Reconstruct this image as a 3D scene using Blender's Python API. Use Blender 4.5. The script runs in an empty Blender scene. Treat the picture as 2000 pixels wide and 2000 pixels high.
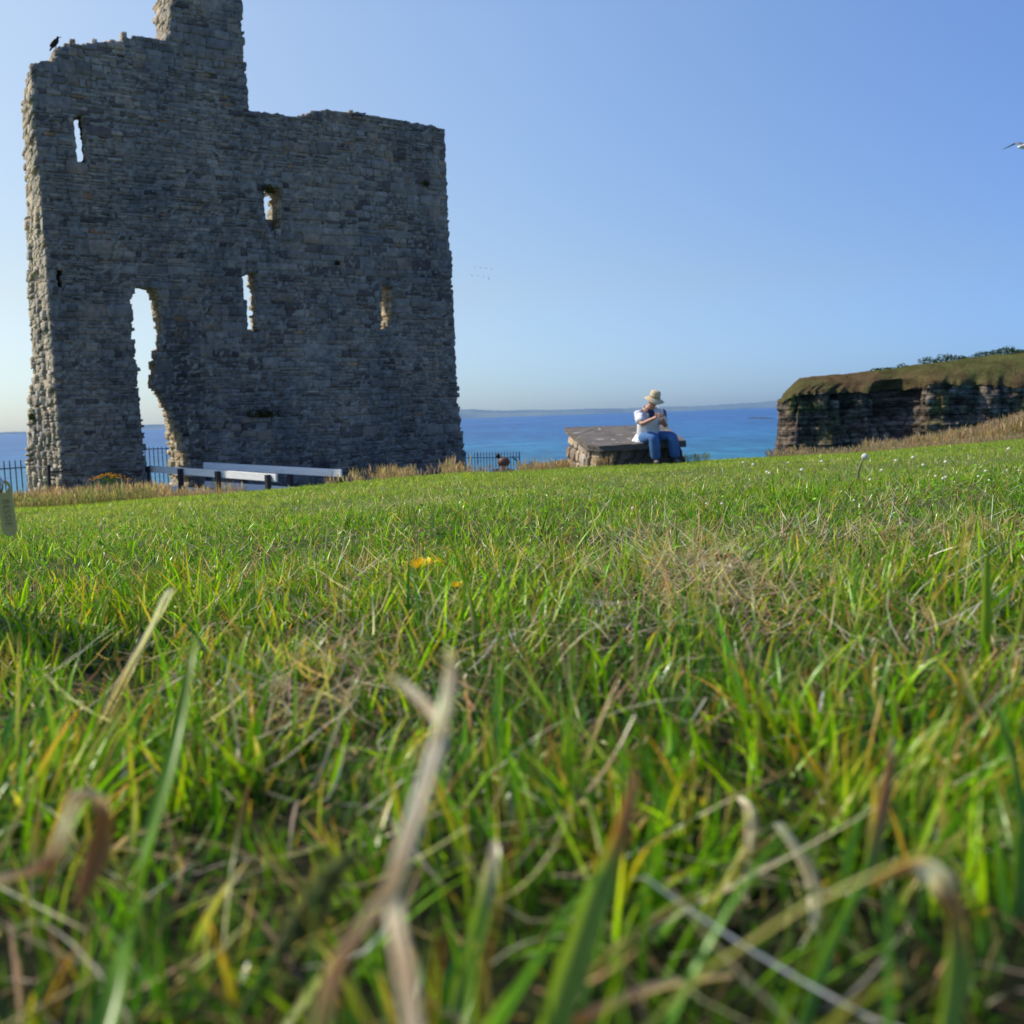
import bpy, bmesh, math, random
import numpy as np
from mathutils import Vector, Matrix

random.seed(7)
rng = np.random.default_rng(11)
sc = bpy.context.scene
COL = sc.collection
R = math.radians

# ------------------------------------------------------------------ camera
PITCH, ROLL, FPX = 5.38, 1.98, 2000.0
cam_d = bpy.data.cameras.new('camera')
cam = bpy.data.objects.new('camera', cam_d)
COL.objects.link(cam)
cam_d.sensor_width = 36.0
cam_d.lens = 36.0
cam_d.clip_start = 0.01
cam_d.clip_end = 80000
cam_d.dof.use_dof = True
cam_d.dof.focus_distance = 1.9
cam_d.dof.aperture_fstop = 12.5
CM = Matrix.Rotation(R(90 - PITCH), 4, 'X') @ Matrix.Rotation(-R(ROLL), 4, 'Z')
cam.matrix_world = CM
sc.camera = cam
CR = np.array(CM.to_3x3())


def ray(px, py):
    """direction (world) through a point of the 2000 px photograph, scaled so that y = 1"""
    d = CR @ np.array([px - 1000.0, 1000.0 - py, -FPX])
    return d / d[1]


def W(px, py, Y):
    return Vector(ray(px, py) * Y)


# ------------------------------------------------------------------ helpers
def tag(o, label=None, cat=None, group=None, kind=None):
    if label: o['label'] = label
    if cat: o['category'] = cat
    if group: o['group'] = group
    if kind: o['kind'] = kind
    return o


def empty(name, loc=(0, 0, 0), rz=0.0):
    o = bpy.data.objects.new(name, None)
    o.empty_display_size = 0.1
    o.location = loc
    o.rotation_euler = (0, 0, rz)
    COL.objects.link(o)
    return o


def link(name, me, mat=None, parent=None, smooth=False):
    o = bpy.data.objects.new(name, me)
    COL.objects.link(o)
    if mat: me.materials.append(mat)
    if smooth:
        me.polygons.foreach_set('use_smooth', [True] * len(me.polygons))
    if parent:
        o.parent = parent
    return o


def np_mesh(name, verts, faces, cols=None, smooth=False):
    """verts (N,3); faces: (F,k) array with one k or a list of such arrays"""
    if not isinstance(faces, (list, tuple)): faces = [faces]
    faces = [f for f in faces if len(f)]
    me = bpy.data.meshes.new(name)
    nl = sum(f.size for f in faces); nf = sum(len(f) for f in faces)
    me.vertices.add(len(verts)); me.loops.add(nl); me.polygons.add(nf)
    me.vertices.foreach_set('co', np.asarray(verts, dtype=np.float32).ravel())
    me.loops.foreach_set('vertex_index', np.concatenate([f.ravel() for f in faces]).astype(np.int32))
    tot = np.concatenate([np.full(len(f), f.shape[1], dtype=np.int32) for f in faces])
    st = np.concatenate([[0], np.cumsum(tot)[:-1]]).astype(np.int32)
    me.polygons.foreach_set('loop_start', st)
    me.polygons.foreach_set('loop_total', tot)
    if smooth:
        me.polygons.foreach_set('use_smooth', np.ones(nf, dtype=bool))
    if cols is not None:
        a = me.attributes.new('col', 'FLOAT_COLOR', 'POINT')
        c = np.ones((len(verts), 4), dtype=np.float32); c[:, :3] = cols
        a.data.foreach_set('color', c.ravel())
    me.update(calc_edges=True)
    return me


class MB:
    """small mesh builder"""
    def __init__(s): s.v = []; s.f = []; s.c = []
    def add(s, vs, fs, col=(1, 1, 1)):
        n = len(s.v)
        s.v += [tuple(v) for v in vs]; s.f += [tuple(i + n for i in f) for f in fs]; s.c += [col] * len(vs)
    def box(s, c, sz, M=None, col=(1, 1, 1)):
        hx, hy, hz = sz[0] / 2, sz[1] / 2, sz[2] / 2
        vs = [Vector((x, y, z)) for z in (-hz, hz) for y in (-hy, hy) for x in (-hx, hx)]
        if M is not None: vs = [M @ v for v in vs]
        vs = [v + Vector(c) for v in vs]
        s.add(vs, [(0, 2, 3, 1), (4, 5, 7, 6), (0, 1, 5, 4), (1, 3, 7, 5), (3, 2, 6, 7), (2, 0, 4, 6)], col)
    def bar(s, a, b, wd, ht, up=Vector((0, 0, 1)), col=(1, 1, 1)):
        a, b = Vector(a), Vector(b); d = (b - a); L = d.length; d.normalize()
        sd = d.cross(up).normalized(); u = sd.cross(d).normalized()
        M = Matrix((d, sd, u)).transposed()
        s.box((a + b) / 2, (L, wd, ht), M, col)
    def tube(s, pts, rad, n=8, col=(1, 1, 1), cap=True):
        pts = [Vector(p) for p in pts]
        if not isinstance(rad, (list, tuple)): rad = [rad] * len(pts)
        vs = []; fs = []
        ref = Vector((0.31, 0.2, 0.93))
        for i, p in enumerate(pts):
            d = (pts[min(i + 1, len(pts) - 1)] - pts[max(i - 1, 0)]).normalized()
            a = d.cross(ref)
            if a.length < 1e-4: a = d.cross(Vector((1, 0, 0)))
            a.normalize(); b = d.cross(a)
            for k in range(n):
                t = 2 * math.pi * k / n
                vs.append(p + (a * math.cos(t) + b * math.sin(t)) * rad[i])
        for i in range(len(pts) - 1):
            for k in range(n):
                k2 = (k + 1) % n
                fs.append((i * n + k, i * n + k2, (i + 1) * n + k2, (i + 1) * n + k))
        if cap:
            fs.append(tuple(range(n))[::-1]); fs.append(tuple((len(pts) - 1) * n + k for k in range(n)))
        s.add(vs, fs, col)
    def ell(s, c, r, nu=12, nv=8, M=None, col=(1, 1, 1), jit=0.0):
        vs = []; fs = []
        for j in range(nv + 1):
            ph = math.pi * j / nv
            for i in range(nu):
                th = 2 * math.pi * i / nu
                q = 1 + random.uniform(-jit, jit)
                v = Vector((r[0] * math.sin(ph) * math.cos(th) * q, r[1] * math.sin(ph) * math.sin(th) * q, r[2] * math.cos(ph) * q))
                if M is not None: v = M @ v
                vs.append(v + Vector(c))
        for j in range(nv):
            for i in range(nu):
                i2 = (i + 1) % nu
                fs.append((j * nu + i, (j + 1) * nu + i, (j + 1) * nu + i2, j * nu + i2))
        s.add(vs, fs, col)
    def build(s, name, mat, parent=None, smooth=False, bevel=0.0, label=None):
        me = bpy.data.meshes.new(name)
        me.from_pydata(s.v, [], s.f)
        a = me.attributes.new('col', 'FLOAT_COLOR', 'POINT')
        a.data.foreach_set('color', [x for c in s.c for x in (c[0], c[1], c[2], 1.0)])
        me.update()
        o = link(name, me, mat, parent, smooth)
        if bevel:
            m = o.modifiers.new('b', 'BEVEL'); m.width = bevel; m.segments = 2; m.limit_method = 'ANGLE'
        if label: o['label'] = label
        return o


def skin(name, chains, mat, parent=None, sub=2, bsm=0.5):
    """chains: list of (nodes {key:(pos, r or (rx,ry))}, edges, root) ; grown into one surface"""
    vs = []; es = []; rs = []; roots = []
    for nodes, edges, root in chains:
        idx = {}
        for k, (p, r) in nodes.items():
            idx[k] = len(vs); vs.append(tuple(p)); rs.append(r if isinstance(r, tuple) else (r, r))
        es += [(idx[a], idx[b]) for a, b in edges]
        roots.append(idx[root])
    me = bpy.data.meshes.new(name)
    me.from_pydata(vs, es, [])
    o = link(name, me, mat, parent)
    md = o.modifiers.new('skin', 'SKIN')
    md.use_smooth_shade = True
    md.branch_smoothing = bsm
    sv = me.skin_vertices[0].data if len(me.skin_vertices) else None
    if sv is None:
        raise RuntimeError('no skin layer')
    for i, r in enumerate(rs):
        sv[i].radius = r
        sv[i].use_root = i in roots
    if sub:
        s2 = o.modifiers.new('sub', 'SUBSURF'); s2.levels = sub; s2.render_levels = sub
    # bake to a plain mesh
    dg = bpy.context.evaluated_depsgraph_get()
    ev = o.evaluated_get(dg)
    m2 = bpy.data.meshes.new_from_object(ev)
    o.modifiers.clear()
    o.data = m2
    if mat and not len(m2.materials): m2.materials.append(mat)
    m2.polygons.foreach_set('use_smooth', [True] * len(m2.polygons))
    return o


# ------------------------------------------------------------------ materials
def new_mat(name):
    m = bpy.data.materials.new(name); m.use_nodes = True
    nt = m.node_tree; nt.nodes.clear()
    out = nt.nodes.new('ShaderNodeOutputMaterial')
    return m, nt, out


def N(nt, t, **kw):
    n = nt.nodes.new(t)
    for k, v in kw.items():
        if k.startswith('i_'):
            n.inputs[k[2:].replace('_', ' ')].default_value = v
        else:
            setattr(n, k, v)
    return n


def L(nt, a, b): nt.links.new(a, b)


def mix_rgb(nt, fac, a, b, mode='MIX'):
    n = nt.nodes.new('ShaderNodeMix'); n.data_type = 'RGBA'; n.blend_type = mode
    for s, v in ((n.inputs['Factor'], fac), (n.inputs['A'], a), (n.inputs['B'], b)):
        if hasattr(v, 'is_output') or isinstance(v, bpy.types.NodeSocket): nt.links.new(v, s)
        elif isinstance(v, (int, float)): s.default_value = v
        else: s.default_value = (*v, 1.0)
    return n.outputs['Result']


def noise(nt, scale, detail=4, rough=0.55, vec=None, coord='Object', stretch=None):
    tc = nt.nodes.new('ShaderNodeTexCoord')
    n = nt.nodes.new('ShaderNodeTexNoise')
    n.inputs['Scale'].default_value = scale; n.inputs['Detail'].default_value = detail; n.inputs['Roughness'].default_value = rough
    src = tc.outputs[coord]
    if stretch:
        mp = nt.nodes.new('ShaderNodeMapping'); mp.inputs['Scale'].default_value = stretch
        nt.links.new(src, mp.inputs['Vector']); src = mp.outputs['Vector']
    nt.links.new(src, n.inputs['Vector'])
    return n.outputs['Fac']


def ramp(nt, fac, stops, interp='LINEAR'):
    r = nt.nodes.new('ShaderNodeValToRGB'); r.color_ramp.interpolation = interp
    e = r.color_ramp.elements
    while len(e) < len(stops): e.new(0.5)
    for i, (p, c) in enumerate(stops):
        e[i].position = p; e[i].color = (*c, 1) if len(c) == 3 else c
    nt.links.new(fac, r.inputs['Fac'])
    return r.outputs['Color']


def simple_mat(name, col, rough=0.7, var=0.25, nscale=8.0, bump=0.0, bscale=30.0, metal=0.0, attr=False, spec=0.4, stretch=None):
    m, nt, out = new_mat(name)
    p = N(nt, 'ShaderNodeBsdfPrincipled', i_Roughness=rough, i_Metallic=metal)
    p.inputs['Specular IOR Level'].default_value = spec
    f = noise(nt, nscale, 5, 0.6, stretch=stretch)
    if attr:
        a = N(nt, 'ShaderNodeAttribute', attribute_name='col')
        base = mix_rgb(nt, 1.0, a.outputs['Color'], tuple(col), 'MULTIPLY')
    else:
        rgb = N(nt, 'ShaderNodeRGB'); rgb.outputs[0].default_value = (*col, 1); base = rgb.outputs[0]
    v = ramp(nt, f, [(0.25, (1 - var,) * 3), (0.75, (1 + var,) * 3)])
    c = mix_rgb(nt, 1.0, base, v, 'MULTIPLY')
    L(nt, c, p.inputs['Base Color'])
    if bump:
        b = N(nt, 'ShaderNodeBump', i_Strength=bump, i_Distance=0.02)
        L(nt, noise(nt, bscale, 6, 0.65), b.inputs['Height']); L(nt, b.outputs[0], p.inputs['Normal'])
    L(nt, p.outputs[0], out.inputs[0])
    return m


def leaf_mat(name, transl=0.4, gloss=0.08, tint=(1, 1, 1), rough=0.4):
    m, nt, out = new_mat(name)
    a = N(nt, 'ShaderNodeAttribute', attribute_name='col')
    c = mix_rgb(nt, 1.0, a.outputs['Color'], tint, 'MULTIPLY')
    d = N(nt, 'ShaderNodeBsdfDiffuse'); t = N(nt, 'ShaderNodeBsdfTranslucent'); g = N(nt, 'ShaderNodeBsdfGlossy', i_Roughness=rough)
    g.inputs['Color'].default_value = (0.9, 0.95, 0.85, 1)
    ct = mix_rgb(nt, 1.0, c, (1.35, 1.35, 0.7), 'MULTIPLY')
    L(nt, c, d.inputs[0]); L(nt, ct, t.inputs[0])
    m1 = N(nt, 'ShaderNodeMixShader'); m1.inputs[0].default_value = transl
    L(nt, d.outputs[0], m1.inputs[1]); L(nt, t.outputs[0], m1.inputs[2])
    m2 = N(nt, 'ShaderNodeMixShader'); m2.inputs[0].default_value = gloss
    L(nt, m1.outputs[0], m2.inputs[1]); L(nt, g.outputs[0], m2.inputs[2])
    L(nt, m2.outputs[0], out.inputs[0])
    return m


def stone_mat(name, tint=(1, 1, 1), bump=0.6, scale=1.0):
    m, nt, out = new_mat(name)
    p = N(nt, 'ShaderNodeBsdfPrincipled', i_Roughness=0.92)
    p.inputs['Specular IOR Level'].default_value = 0.2
    a = N(nt, 'ShaderNodeAttribute', attribute_name='col')
    c = mix_rgb(nt, 1.0, a.outputs['Color'], tint, 'MULTIPLY')
    v = ramp(nt, noise(nt, 6 * scale, 8, 0.7), [(0.3, (0.6,) * 3), (0.7, (1.35, 1.33, 1.3))])
    c = mix_rgb(nt, 1.0, c, v, 'MULTIPLY')
    v2 = ramp(nt, noise(nt, 0.7 * scale, 6, 0.7, stretch=(1, 1, 0.45)), [(0.35, (0.62, 0.66, 0.70)), (0.65, (1.22, 1.16, 1.06))])
    c = mix_rgb(nt, 1.0, c, v2, 'MULTIPLY')
    # pale lichen blotches
    f = ramp(nt, noise(nt, 4.5 * scale, 5, 0.6), [(0.66, (0, 0, 0)), (0.72, (0.55,) * 3)])
    c = mix_rgb(nt, f, c, (0.42, 0.41, 0.37))
    L(nt, c, p.inputs['Base Color'])
    b = N(nt, 'ShaderNodeBump', i_Strength=bump, i_Distance=0.03)
    L(nt, noise(nt, 22 * scale, 8, 0.7), b.inputs['Height']); L(nt, b.outputs[0], p.inputs['Normal'])
    L(nt, p.outputs[0], out.inputs[0])
    return m


M_stone = stone_mat('weathered_stone', (1.70, 1.50, 1.34))
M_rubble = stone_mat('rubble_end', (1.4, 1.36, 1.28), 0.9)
M_mortar = stone_mat('mortar_rubble', (1.15, 1.12, 1.08), 0.9)
M_grass = leaf_mat('grass_blade', 0.5, 0.03, rough=0.3)
M_straw = leaf_mat('dry_straw', 0.5, 0.03, rough=0.6)
M_leaf = leaf_mat('leaf', 0.35, 0.0)
M_white = simple_mat('white_paint', (0.86, 0.85, 0.80), 0.6, 0.12, 3.0, 0.2, 25, stretch=(1, 1, 8))
M_post = simple_mat('dark_post', (0.03, 0.03, 0.032), 0.7, 0.3, 9)
M_iron = simple_mat('painted_iron', (0.045, 0.10, 0.16), 0.55, 0.25, 9)
M_plank = simple_mat('weathered_plank', (0.22, 0.18, 0.13), 0.85, 0.3, 4, 0.3, 20)

# ------------------------------------------------------------------ terrain
H0 = 0.125
_a = np.array([-0.6, -0.5, -0.44, -0.35, -0.28, -0.18, -0.12, -0.05, 0.0, 0.05, 0.15, 0.225, 0.35, 0.5, 0.6])
_t = np.array([.0735, .0730, .0735, .0690, .0680, .0640, .0600, .0565, .0560, .0545, .0530, .0500, .0480, .0425, .0390])
_y = np.array([16, 15.5, 15, 13.5, 12.5, 11.5, 12, 13, 14, 16, 18.6, 18.8, 18.8, 18.8, 18.8])
_m = _t - H0 / _y


def G(x, y):
    x = np.asarray(x, float); y = np.asarray(y, float)
    yy = np.maximum(y, 0.5)
    a = np.clip(x / yy, -0.6, 0.6)
    m = np.interp(a, _a, _m); yc = np.interp(a, _a, _y)
    z = -(H0 + m * np.maximum(y, 0.0))
    t = np.maximum(y - yc, 0)
    z = z - 0.07 * t * t / (t + 3.0)
    # rough mound on the right beyond the crest
    b = np.interp(x / yy, [0.33, 0.40, 0.45, 0.5, 0.7], [0, 0.12, 0.38, 0.74, 1.5])
    z = z + b * np.exp(-((y - 29) / 5.0) ** 2)
    # gentle unevenness
    z = z + 0.006 * np.sin(x * 3.1 + 1) * np.sin(y * 2.3) * np.clip(y, 0, 1) + 0.02 * np.sin(x * 0.9) * np.sin(y * 0.7 + 2) * np.clip((y - 3) / 4, 0, 1)
    # cliff edge
    e = np.clip((y - 46 - 1.5 * np.sin(x * 0.3)) / 3.0, 0, 1)
    z = z * (1 - e) + (-19.0) * e
    return z


def on_ground(px, py, h=0.0):
    d = ray(px, py); y = 0.1
    while y < 45:
        if d[2] * y < float(G(d[0] * y, y)) + h: break
        y *= 1.01
    return Vector((d[0] * y, y, float(G(d[0] * y, y))))


def build_ground():
    s = np.linspace(-1, 1, 261); xs = np.sinh(s * 6.0) / np.sinh(6.0) * 90
    t = np.linspace(0, 1, 300); ys = np.concatenate([np.linspace(-30, -0.5, 14), np.sinh(t * 4.5) / np.sinh(4.5) * 54])
    X, Y = np.meshgrid(xs, ys)
    Z = G(X, Y)
    nx = len(xs); ny = len(ys)
    v = np.stack([X.ravel(), Y.ravel(), Z.ravel()], 1)
    i = np.arange(nx - 1)[None, :] + np.arange(ny - 1)[:, None] * nx
    f = np.stack([i, i + 1, i + nx + 1, i + nx], -1).reshape(-1, 4)
    me = np_mesh('lawn', v, f, smooth=True)
    m, nt, out = new_mat('turf_soil')
    p = N(nt, 'ShaderNodeBsdfPrincipled', i_Roughness=0.95)
    p.inputs['Specular IOR Level'].default_value = 0.1
    tc = N(nt, 'ShaderNodeTexCoord'); sx = N(nt, 'ShaderNodeVectorMath', operation='LENGTH'); L(nt, tc.outputs['Object'], sx.inputs[0])
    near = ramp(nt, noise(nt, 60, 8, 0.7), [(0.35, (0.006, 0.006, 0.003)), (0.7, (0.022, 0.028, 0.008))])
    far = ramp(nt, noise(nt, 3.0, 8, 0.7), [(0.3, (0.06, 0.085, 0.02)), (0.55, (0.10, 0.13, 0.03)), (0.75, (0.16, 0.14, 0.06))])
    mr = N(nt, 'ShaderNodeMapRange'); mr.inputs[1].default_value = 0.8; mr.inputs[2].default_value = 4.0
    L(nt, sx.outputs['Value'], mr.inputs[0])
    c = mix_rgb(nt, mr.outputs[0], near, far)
    L(nt, c, p.inputs['Base Color']); L(nt, p.outputs[0], out.inputs[0])
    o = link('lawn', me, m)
    tag(o, kind='structure', label='grassy clifftop ground falling gently towards the sea')


build_ground()

# ------------------------------------------------------------------ sea, far coast
def build_sea():
    n = 60
    s = np.linspace(-1, 1, n); xs = np.sinh(s * 5) / np.sinh(5) * 45000
    ys = 30 + (np.sinh(np.linspace(0, 1, n) * 6) / np.sinh(6)) * 60000
    X, Y = np.meshgrid(xs, ys)
    v = np.stack([X.ravel(), Y.ravel(), np.full(X.size, -18.0)], 1)
    i = np.arange(n - 1)[None, :] + np.arange(n - 1)[:, None] * n
    f = np.stack([i, i + 1, i + n + 1, i + n], -1).reshape(-1, 4)
    me = np_mesh('sea', v, f)
    m, nt, out = new_mat('sea_water')
    p = N(nt, 'ShaderNodeBsdfPrincipled', i_Roughness=0.35)
    p.inputs['Specular IOR Level'].default_value = 0.15
    geo = N(nt, 'ShaderNodeNewGeometry'); ln = N(nt, 'ShaderNodeVectorMath', operation='LENGTH'); L(nt, geo.outputs['Position'], ln.inputs[0])
    lg = N(nt, 'ShaderNodeMath', operation='LOGARITHM'); L(nt, ln.outputs['Value'], lg.inputs[0]); lg.inputs[1].default_value = 10
    mr = N(nt, 'ShaderNodeMapRange'); mr.inputs[1].default_value = 2.4; mr.inputs[2].default_value = 4.2
    L(nt, lg.outputs[0], mr.inputs[0])
    base = ramp(nt, mr.outputs[0], [(0.0, (0.014, 0.20, 0.24)), (0.12, (0.014, 0.165, 0.25)), (0.3, (0.014, 0.115, 0.26)), (0.6, (0.020, 0.105, 0.27)), (1.0, (0.04, 0.13, 0.28))])
    # wind streaks and swell: noise in range-stretched coordinates
    nz = noise(nt, 0.02, 6, 0.65, stretch=(0.35, 0.14, 1))
    nz2 = noise(nt, 0.16, 6, 0.7, stretch=(0.45, 0.16, 1))
    st = ramp(nt, nz, [(0.35, (0.6, 0.68, 0.78)), (0.65, (1.35, 1.28, 1.2))])
    st2 = ramp(nt, nz2, [(0.36, (0.55, 0.64, 0.74)), (0.64, (1.5, 1.4, 1.3))])
    base = mix_rgb(nt, 1.0, base, (0.78, 0.86, 0.98), 'MULTIPLY'); c = mix_rgb(nt, 1.0, base, st, 'MULTIPLY'); c = mix_rgb(nt, 1.0, c, st2, 'MULTIPLY')
    L(nt, c, p.inputs['Base Color'])
    b = N(nt, 'ShaderNodeBump', i_Strength=0.5, i_Distance=0.6)
    L(nt, noise(nt, 0.35, 4, 0.6, stretch=(0.6, 1.6, 1)), b.inputs['Height']); L(nt, b.outputs[0], p.inputs['Normal'])
    L(nt, p.outputs[0], out.inputs[0])
    o = link('sea', me, m); tag(o, kind='structure', label='blue sea turning turquoise towards the shore')


build_sea()


def build_far_land():
    D = 14000.0
    pts = []  # (px, px above the sea horizon)
    tab = [(-400, 5), (0, 4), (150, 4), (278, 9), (420, 13), (700, 17), (870, 18), (900, 19), (935, 18.5), (965, 16), (990, 14.5), (1005, 13.5), (1040, 13), (1100, 12), (1200, 10.5), (1300, 10), (1400, 9.5), (1470, 13), (1520, 15), (1700, 16), (2000, 10), (2500, 6)]
    px = np.linspace(-400, 2500, 420)
    h = np.interp(px, [t[0] for t in tab], [t[1] for t in tab])
    h = h + 0.7 * np.sin(px * 0.05) + 0.5 * rng.standard_normal(len(px)) * 0.6
    v = []; n = len(px)
    x = (px - 1000) / 2000 * D
    rows = [(0.0, 0, -19), (0.45, 250, 0), (0.85, 900, 0), (1.0, 1800, 0), (0.9, 3000, 0)]
    for fr, dy, zz in rows:
        hh = fr * h / 2000 * D
        for i in range(n):
            v.append((x[i] * (1 + dy / D), D + dy, -18 + (hh[i] if fr > 0 else -1)))
    v = np.array(v)
    i = np.arange(n - 1)[None, :] + np.arange(len(rows) - 1)[:, None] * n
    f = np.stack([i, i + 1, i + n + 1, i + n], -1).reshape(-1, 4)
    me = np_mesh('distant_hills', v, f, smooth=True)
    m, nt, out = new_mat('hazy_hills')
    d = N(nt, 'ShaderNodeBsdfDiffuse')
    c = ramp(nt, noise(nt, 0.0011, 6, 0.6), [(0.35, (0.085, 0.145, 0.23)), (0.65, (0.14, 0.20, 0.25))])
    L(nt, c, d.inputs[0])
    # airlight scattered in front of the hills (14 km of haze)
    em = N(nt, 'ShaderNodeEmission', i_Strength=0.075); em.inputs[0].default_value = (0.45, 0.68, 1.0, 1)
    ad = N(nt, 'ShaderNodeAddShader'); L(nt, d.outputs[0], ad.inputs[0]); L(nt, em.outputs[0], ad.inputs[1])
    L(nt, ad.outputs[0], out.inputs[0])
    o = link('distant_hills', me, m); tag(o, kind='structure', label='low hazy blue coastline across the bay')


build_far_land()

# ------------------------------------------------------------------ value noise for geometry
_perm = rng.random((64, 64, 64))


def vnoise(x, y, z):
    x = np.asarray(x, float); y = np.asarray(y, float); z = np.asarray(z, float)
    x, y, z = np.broadcast_arrays(x, y, z)
    xi = np.floor(x).astype(int); yi = np.floor(y).astype(int); zi = np.floor(z).astype(int)
    fx = x - xi; fy = y - yi; fz = z - zi
    fx = fx * fx * (3 - 2 * fx); fy = fy * fy * (3 - 2 * fy); fz = fz * fz * (3 - 2 * fz)
    r = 0
    for dx in (0, 1):
        for dy in (0, 1):
            for dz in (0, 1):
                w = (fx if dx else 1 - fx) * (fy if dy else 1 - fy) * (fz if dz else 1 - fz)
                r = r + w * _perm[(xi + dx) % 64, (yi + dy) % 64, (zi + dz) % 64]
    return r


def fbm(x, y, z=0.0, o=4):
    r = 0; a = 1.0; s = 0
    for k in range(o):
        r = r + a * vnoise(x * 2 ** k + 7.3 * k, y * 2 ** k + 3.1 * k, z * 2 ** k + 1.7 * k); s += a; a *= 0.55
    return r / s


# ------------------------------------------------------------------ headland cliff
def build_headland():
    Dl = 260.0
    # face path (top view): wraps round the seaward end, then runs right and slowly nearer
    ctrl = [(130, 345), (96, 318), (79, 290), (71, 272), (68.6, 262), (71, 257), (76, 256.5), (84, 258), (92, 257), (98, 259), (103, 252), (112, 250), (122, 247), (135, 243), (150, 238), (170, 228)]
    c = np.array(ctrl, float); seg = np.r_[0, np.cumsum(np.hypot(*np.diff(c, axis=0).T))]
    n = 460; s = np.linspace(0, seg[-1], n)
    bx = np.interp(s, seg, c[:, 0]); by = np.interp(s, seg, c[:, 1])
    k = np.ones(9) / 9
    bx = np.convolve(np.pad(bx, 4, 'edge'), k, 'valid'); by = np.convolve(np.pad(by, 4, 'edge'), k, 'valid')
    tx = np.gradient(bx); ty = np.gradient(by); tl = np.hypot(tx, ty); nx = ty / tl; ny = -tx / tl  # outward = towards the camera
    pxs = 1000 + 2000 * bx / by
    hor = 811.5 - 0.0346 * (pxs - 1000)
    brink = np.interp(pxs, [1505, 1517, 1535, 1600, 1650, 1700, 1760, 1800, 1850, 1900, 1950, 2000, 2300], [797, 786, 774, 765, 763, 762, 757, 750, 745, 746, 750, 752, 745])
    ridge = np.interp(pxs, [1505, 1520, 1548, 1560, 1600, 1650, 1700, 1750, 1800, 1850, 1900, 1950, 2000, 2300], [790, 766, 742, 739, 737, 735, 729, 722, 716, 709, 703, 697, 692, 672])
    zb = (hor - brink) / 2000 * by; zr = (hor - ridge) / 2000 * (by + 24)
    zb = zb + 0.5 * (fbm(s * 0.15, 0.5) - 0.5)
    nr = 110
    V = []; C = []
    u = s
    # overhangs / caves and buttresses
    for j in range(nr):
        t = j / (nr - 1)
        z = -19.5 + (zb + 19.5) * t
        zz = z + 18
        led = fbm(z * 0.9 + 40, u * 0.02, 3.0, 3)                      # horizontal strata
        led = (np.floor(zz / 1.15 + fbm(u * 0.05, 2.0) * 1.6) * 0.618) % 1.0
        fis = fbm(u * 0.30, z * 0.05 + 3, 1.0, 4)                       # vertical fissures
        rough = fbm(u * 0.55, z * 0.5, 9.0, 4)
        bi = np.floor(u / 1.9 + 0.9 * fbm(z * 0.15, u * 0.05, 6.0)).astype(int); bj = np.floor(zz / 2.1).astype(int)
        blk = _perm[bi % 64, (bi * 7 + bj * 13) % 64, bj % 64]; blk2 = _perm[(bi // 3) % 64, (bj // 2 * 5 + 3) % 64, 7]
        off = 0.55 * (led - 0.5) + 6.0 * (fis - 0.5) + 2.4 * (rough - 0.5) - 2.5 * (t - 0.5) + 1.3 * (blk - 0.5) + 1.2 * (blk2 - 0.5)
        # broad ledge two-thirds up and caves at the foot
        off += 1.4 / (1 + np.exp((zz - 0.60 * (zb + 18)) * 1.6))
        off += 1.3 / (1 + np.exp((zz - 0.36 * (zb + 18)) * 1.8))
        cave = np.exp(-((pxs - 1532) / 7) ** 2) + np.exp(-((pxs - 1552) / 9) ** 2) + 0.8 * np.exp(-((pxs - 1655) / 9) ** 2) + 0.6 * np.exp(-((pxs - 1685) / 7) ** 2)
        off -= 6.0 * cave * np.clip((0.42 - t) * 6, 0, 1)
        rec = np.exp(-((pxs - 1752) / 30) ** 2)
        off -= 5.0 * rec * np.clip((t - 0.45) * 4, 0, 1)
        rec2 = np.exp(-((pxs - 1915) / 16) ** 2)
        off -= 3.0 * rec2
        off = (off - 1.0) * np.clip((pxs - 1504) / 45, 0.12, 1)
        V.append(np.stack([bx + nx * off, by + ny * off, z], 1))
        # colour: dark grey shale, brown ledges, reddish foot, mossy
        g = 0.10 + 0.16 * (rough - 0.5) + 0.05 * (led - 0.5) + 0.07 * (blk - 0.5)
        colr = 0.95 * np.stack([g * 1.28, g * 0.98, g * 0.72], 1)
        red = np.clip((0.33 - t) * 6, 0, 1) * np.clip((fbm(u * 0.11, 5.0) - 0.5) * 7, 0, 1)
        colr = colr * (1 - red[:, None]) + red[:, None] * np.array([0.26, 0.12, 0.085])
        moss = np.clip((fbm(u * 0.2, z * 0.2, 4.0) - 0.56) * 8, 0, 1) * np.clip((t - 0.35) * 5, 0, 1)
        colr = colr * (1 - moss[:, None]) + moss[:, None] * np.array([0.14, 0.12, 0.05])
        pale = np.clip((fbm(u * 0.25, z * 0.4, 6.0) - 0.58) * 8, 0, 1) * np.clip((pxs - 1740) / 60, 0.15, 1)
        colr = colr * (1 - pale[:, None]) + pale[:, None] * np.array([0.20, 0.18, 0.15])
        bed = (zz / 1.25 + 1.1 * fbm(u * 0.06, 3.0)) % 1.0
        crack = (u / 2.3 + 1.6 * fbm(u * 0.2, z * 0.25, 8.0)) % 1.0
        colr = colr * np.where(bed < 0.17, 0.35, 1.0)[:, None] * np.where((crack < 0.14) & (blk > 0.35), 0.4, 1.0)[:, None] * np.where(blk2 > 0.72, 1.12, 1.0)[:, None]
        C.append(np.clip(colr, 0.01, 1))
    v = np.concatenate(V)
    i = np.arange(n - 1)[None, :] + np.arange(nr - 1)[:, None] * n
    f = np.stack([i, i + 1, i + n + 1, i + n], -1).reshape(-1, 4)
    root = empty('headland', (0, 0, 0))
    me = np_mesh('rock_face', v, f, np.concatenate(C))
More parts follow.
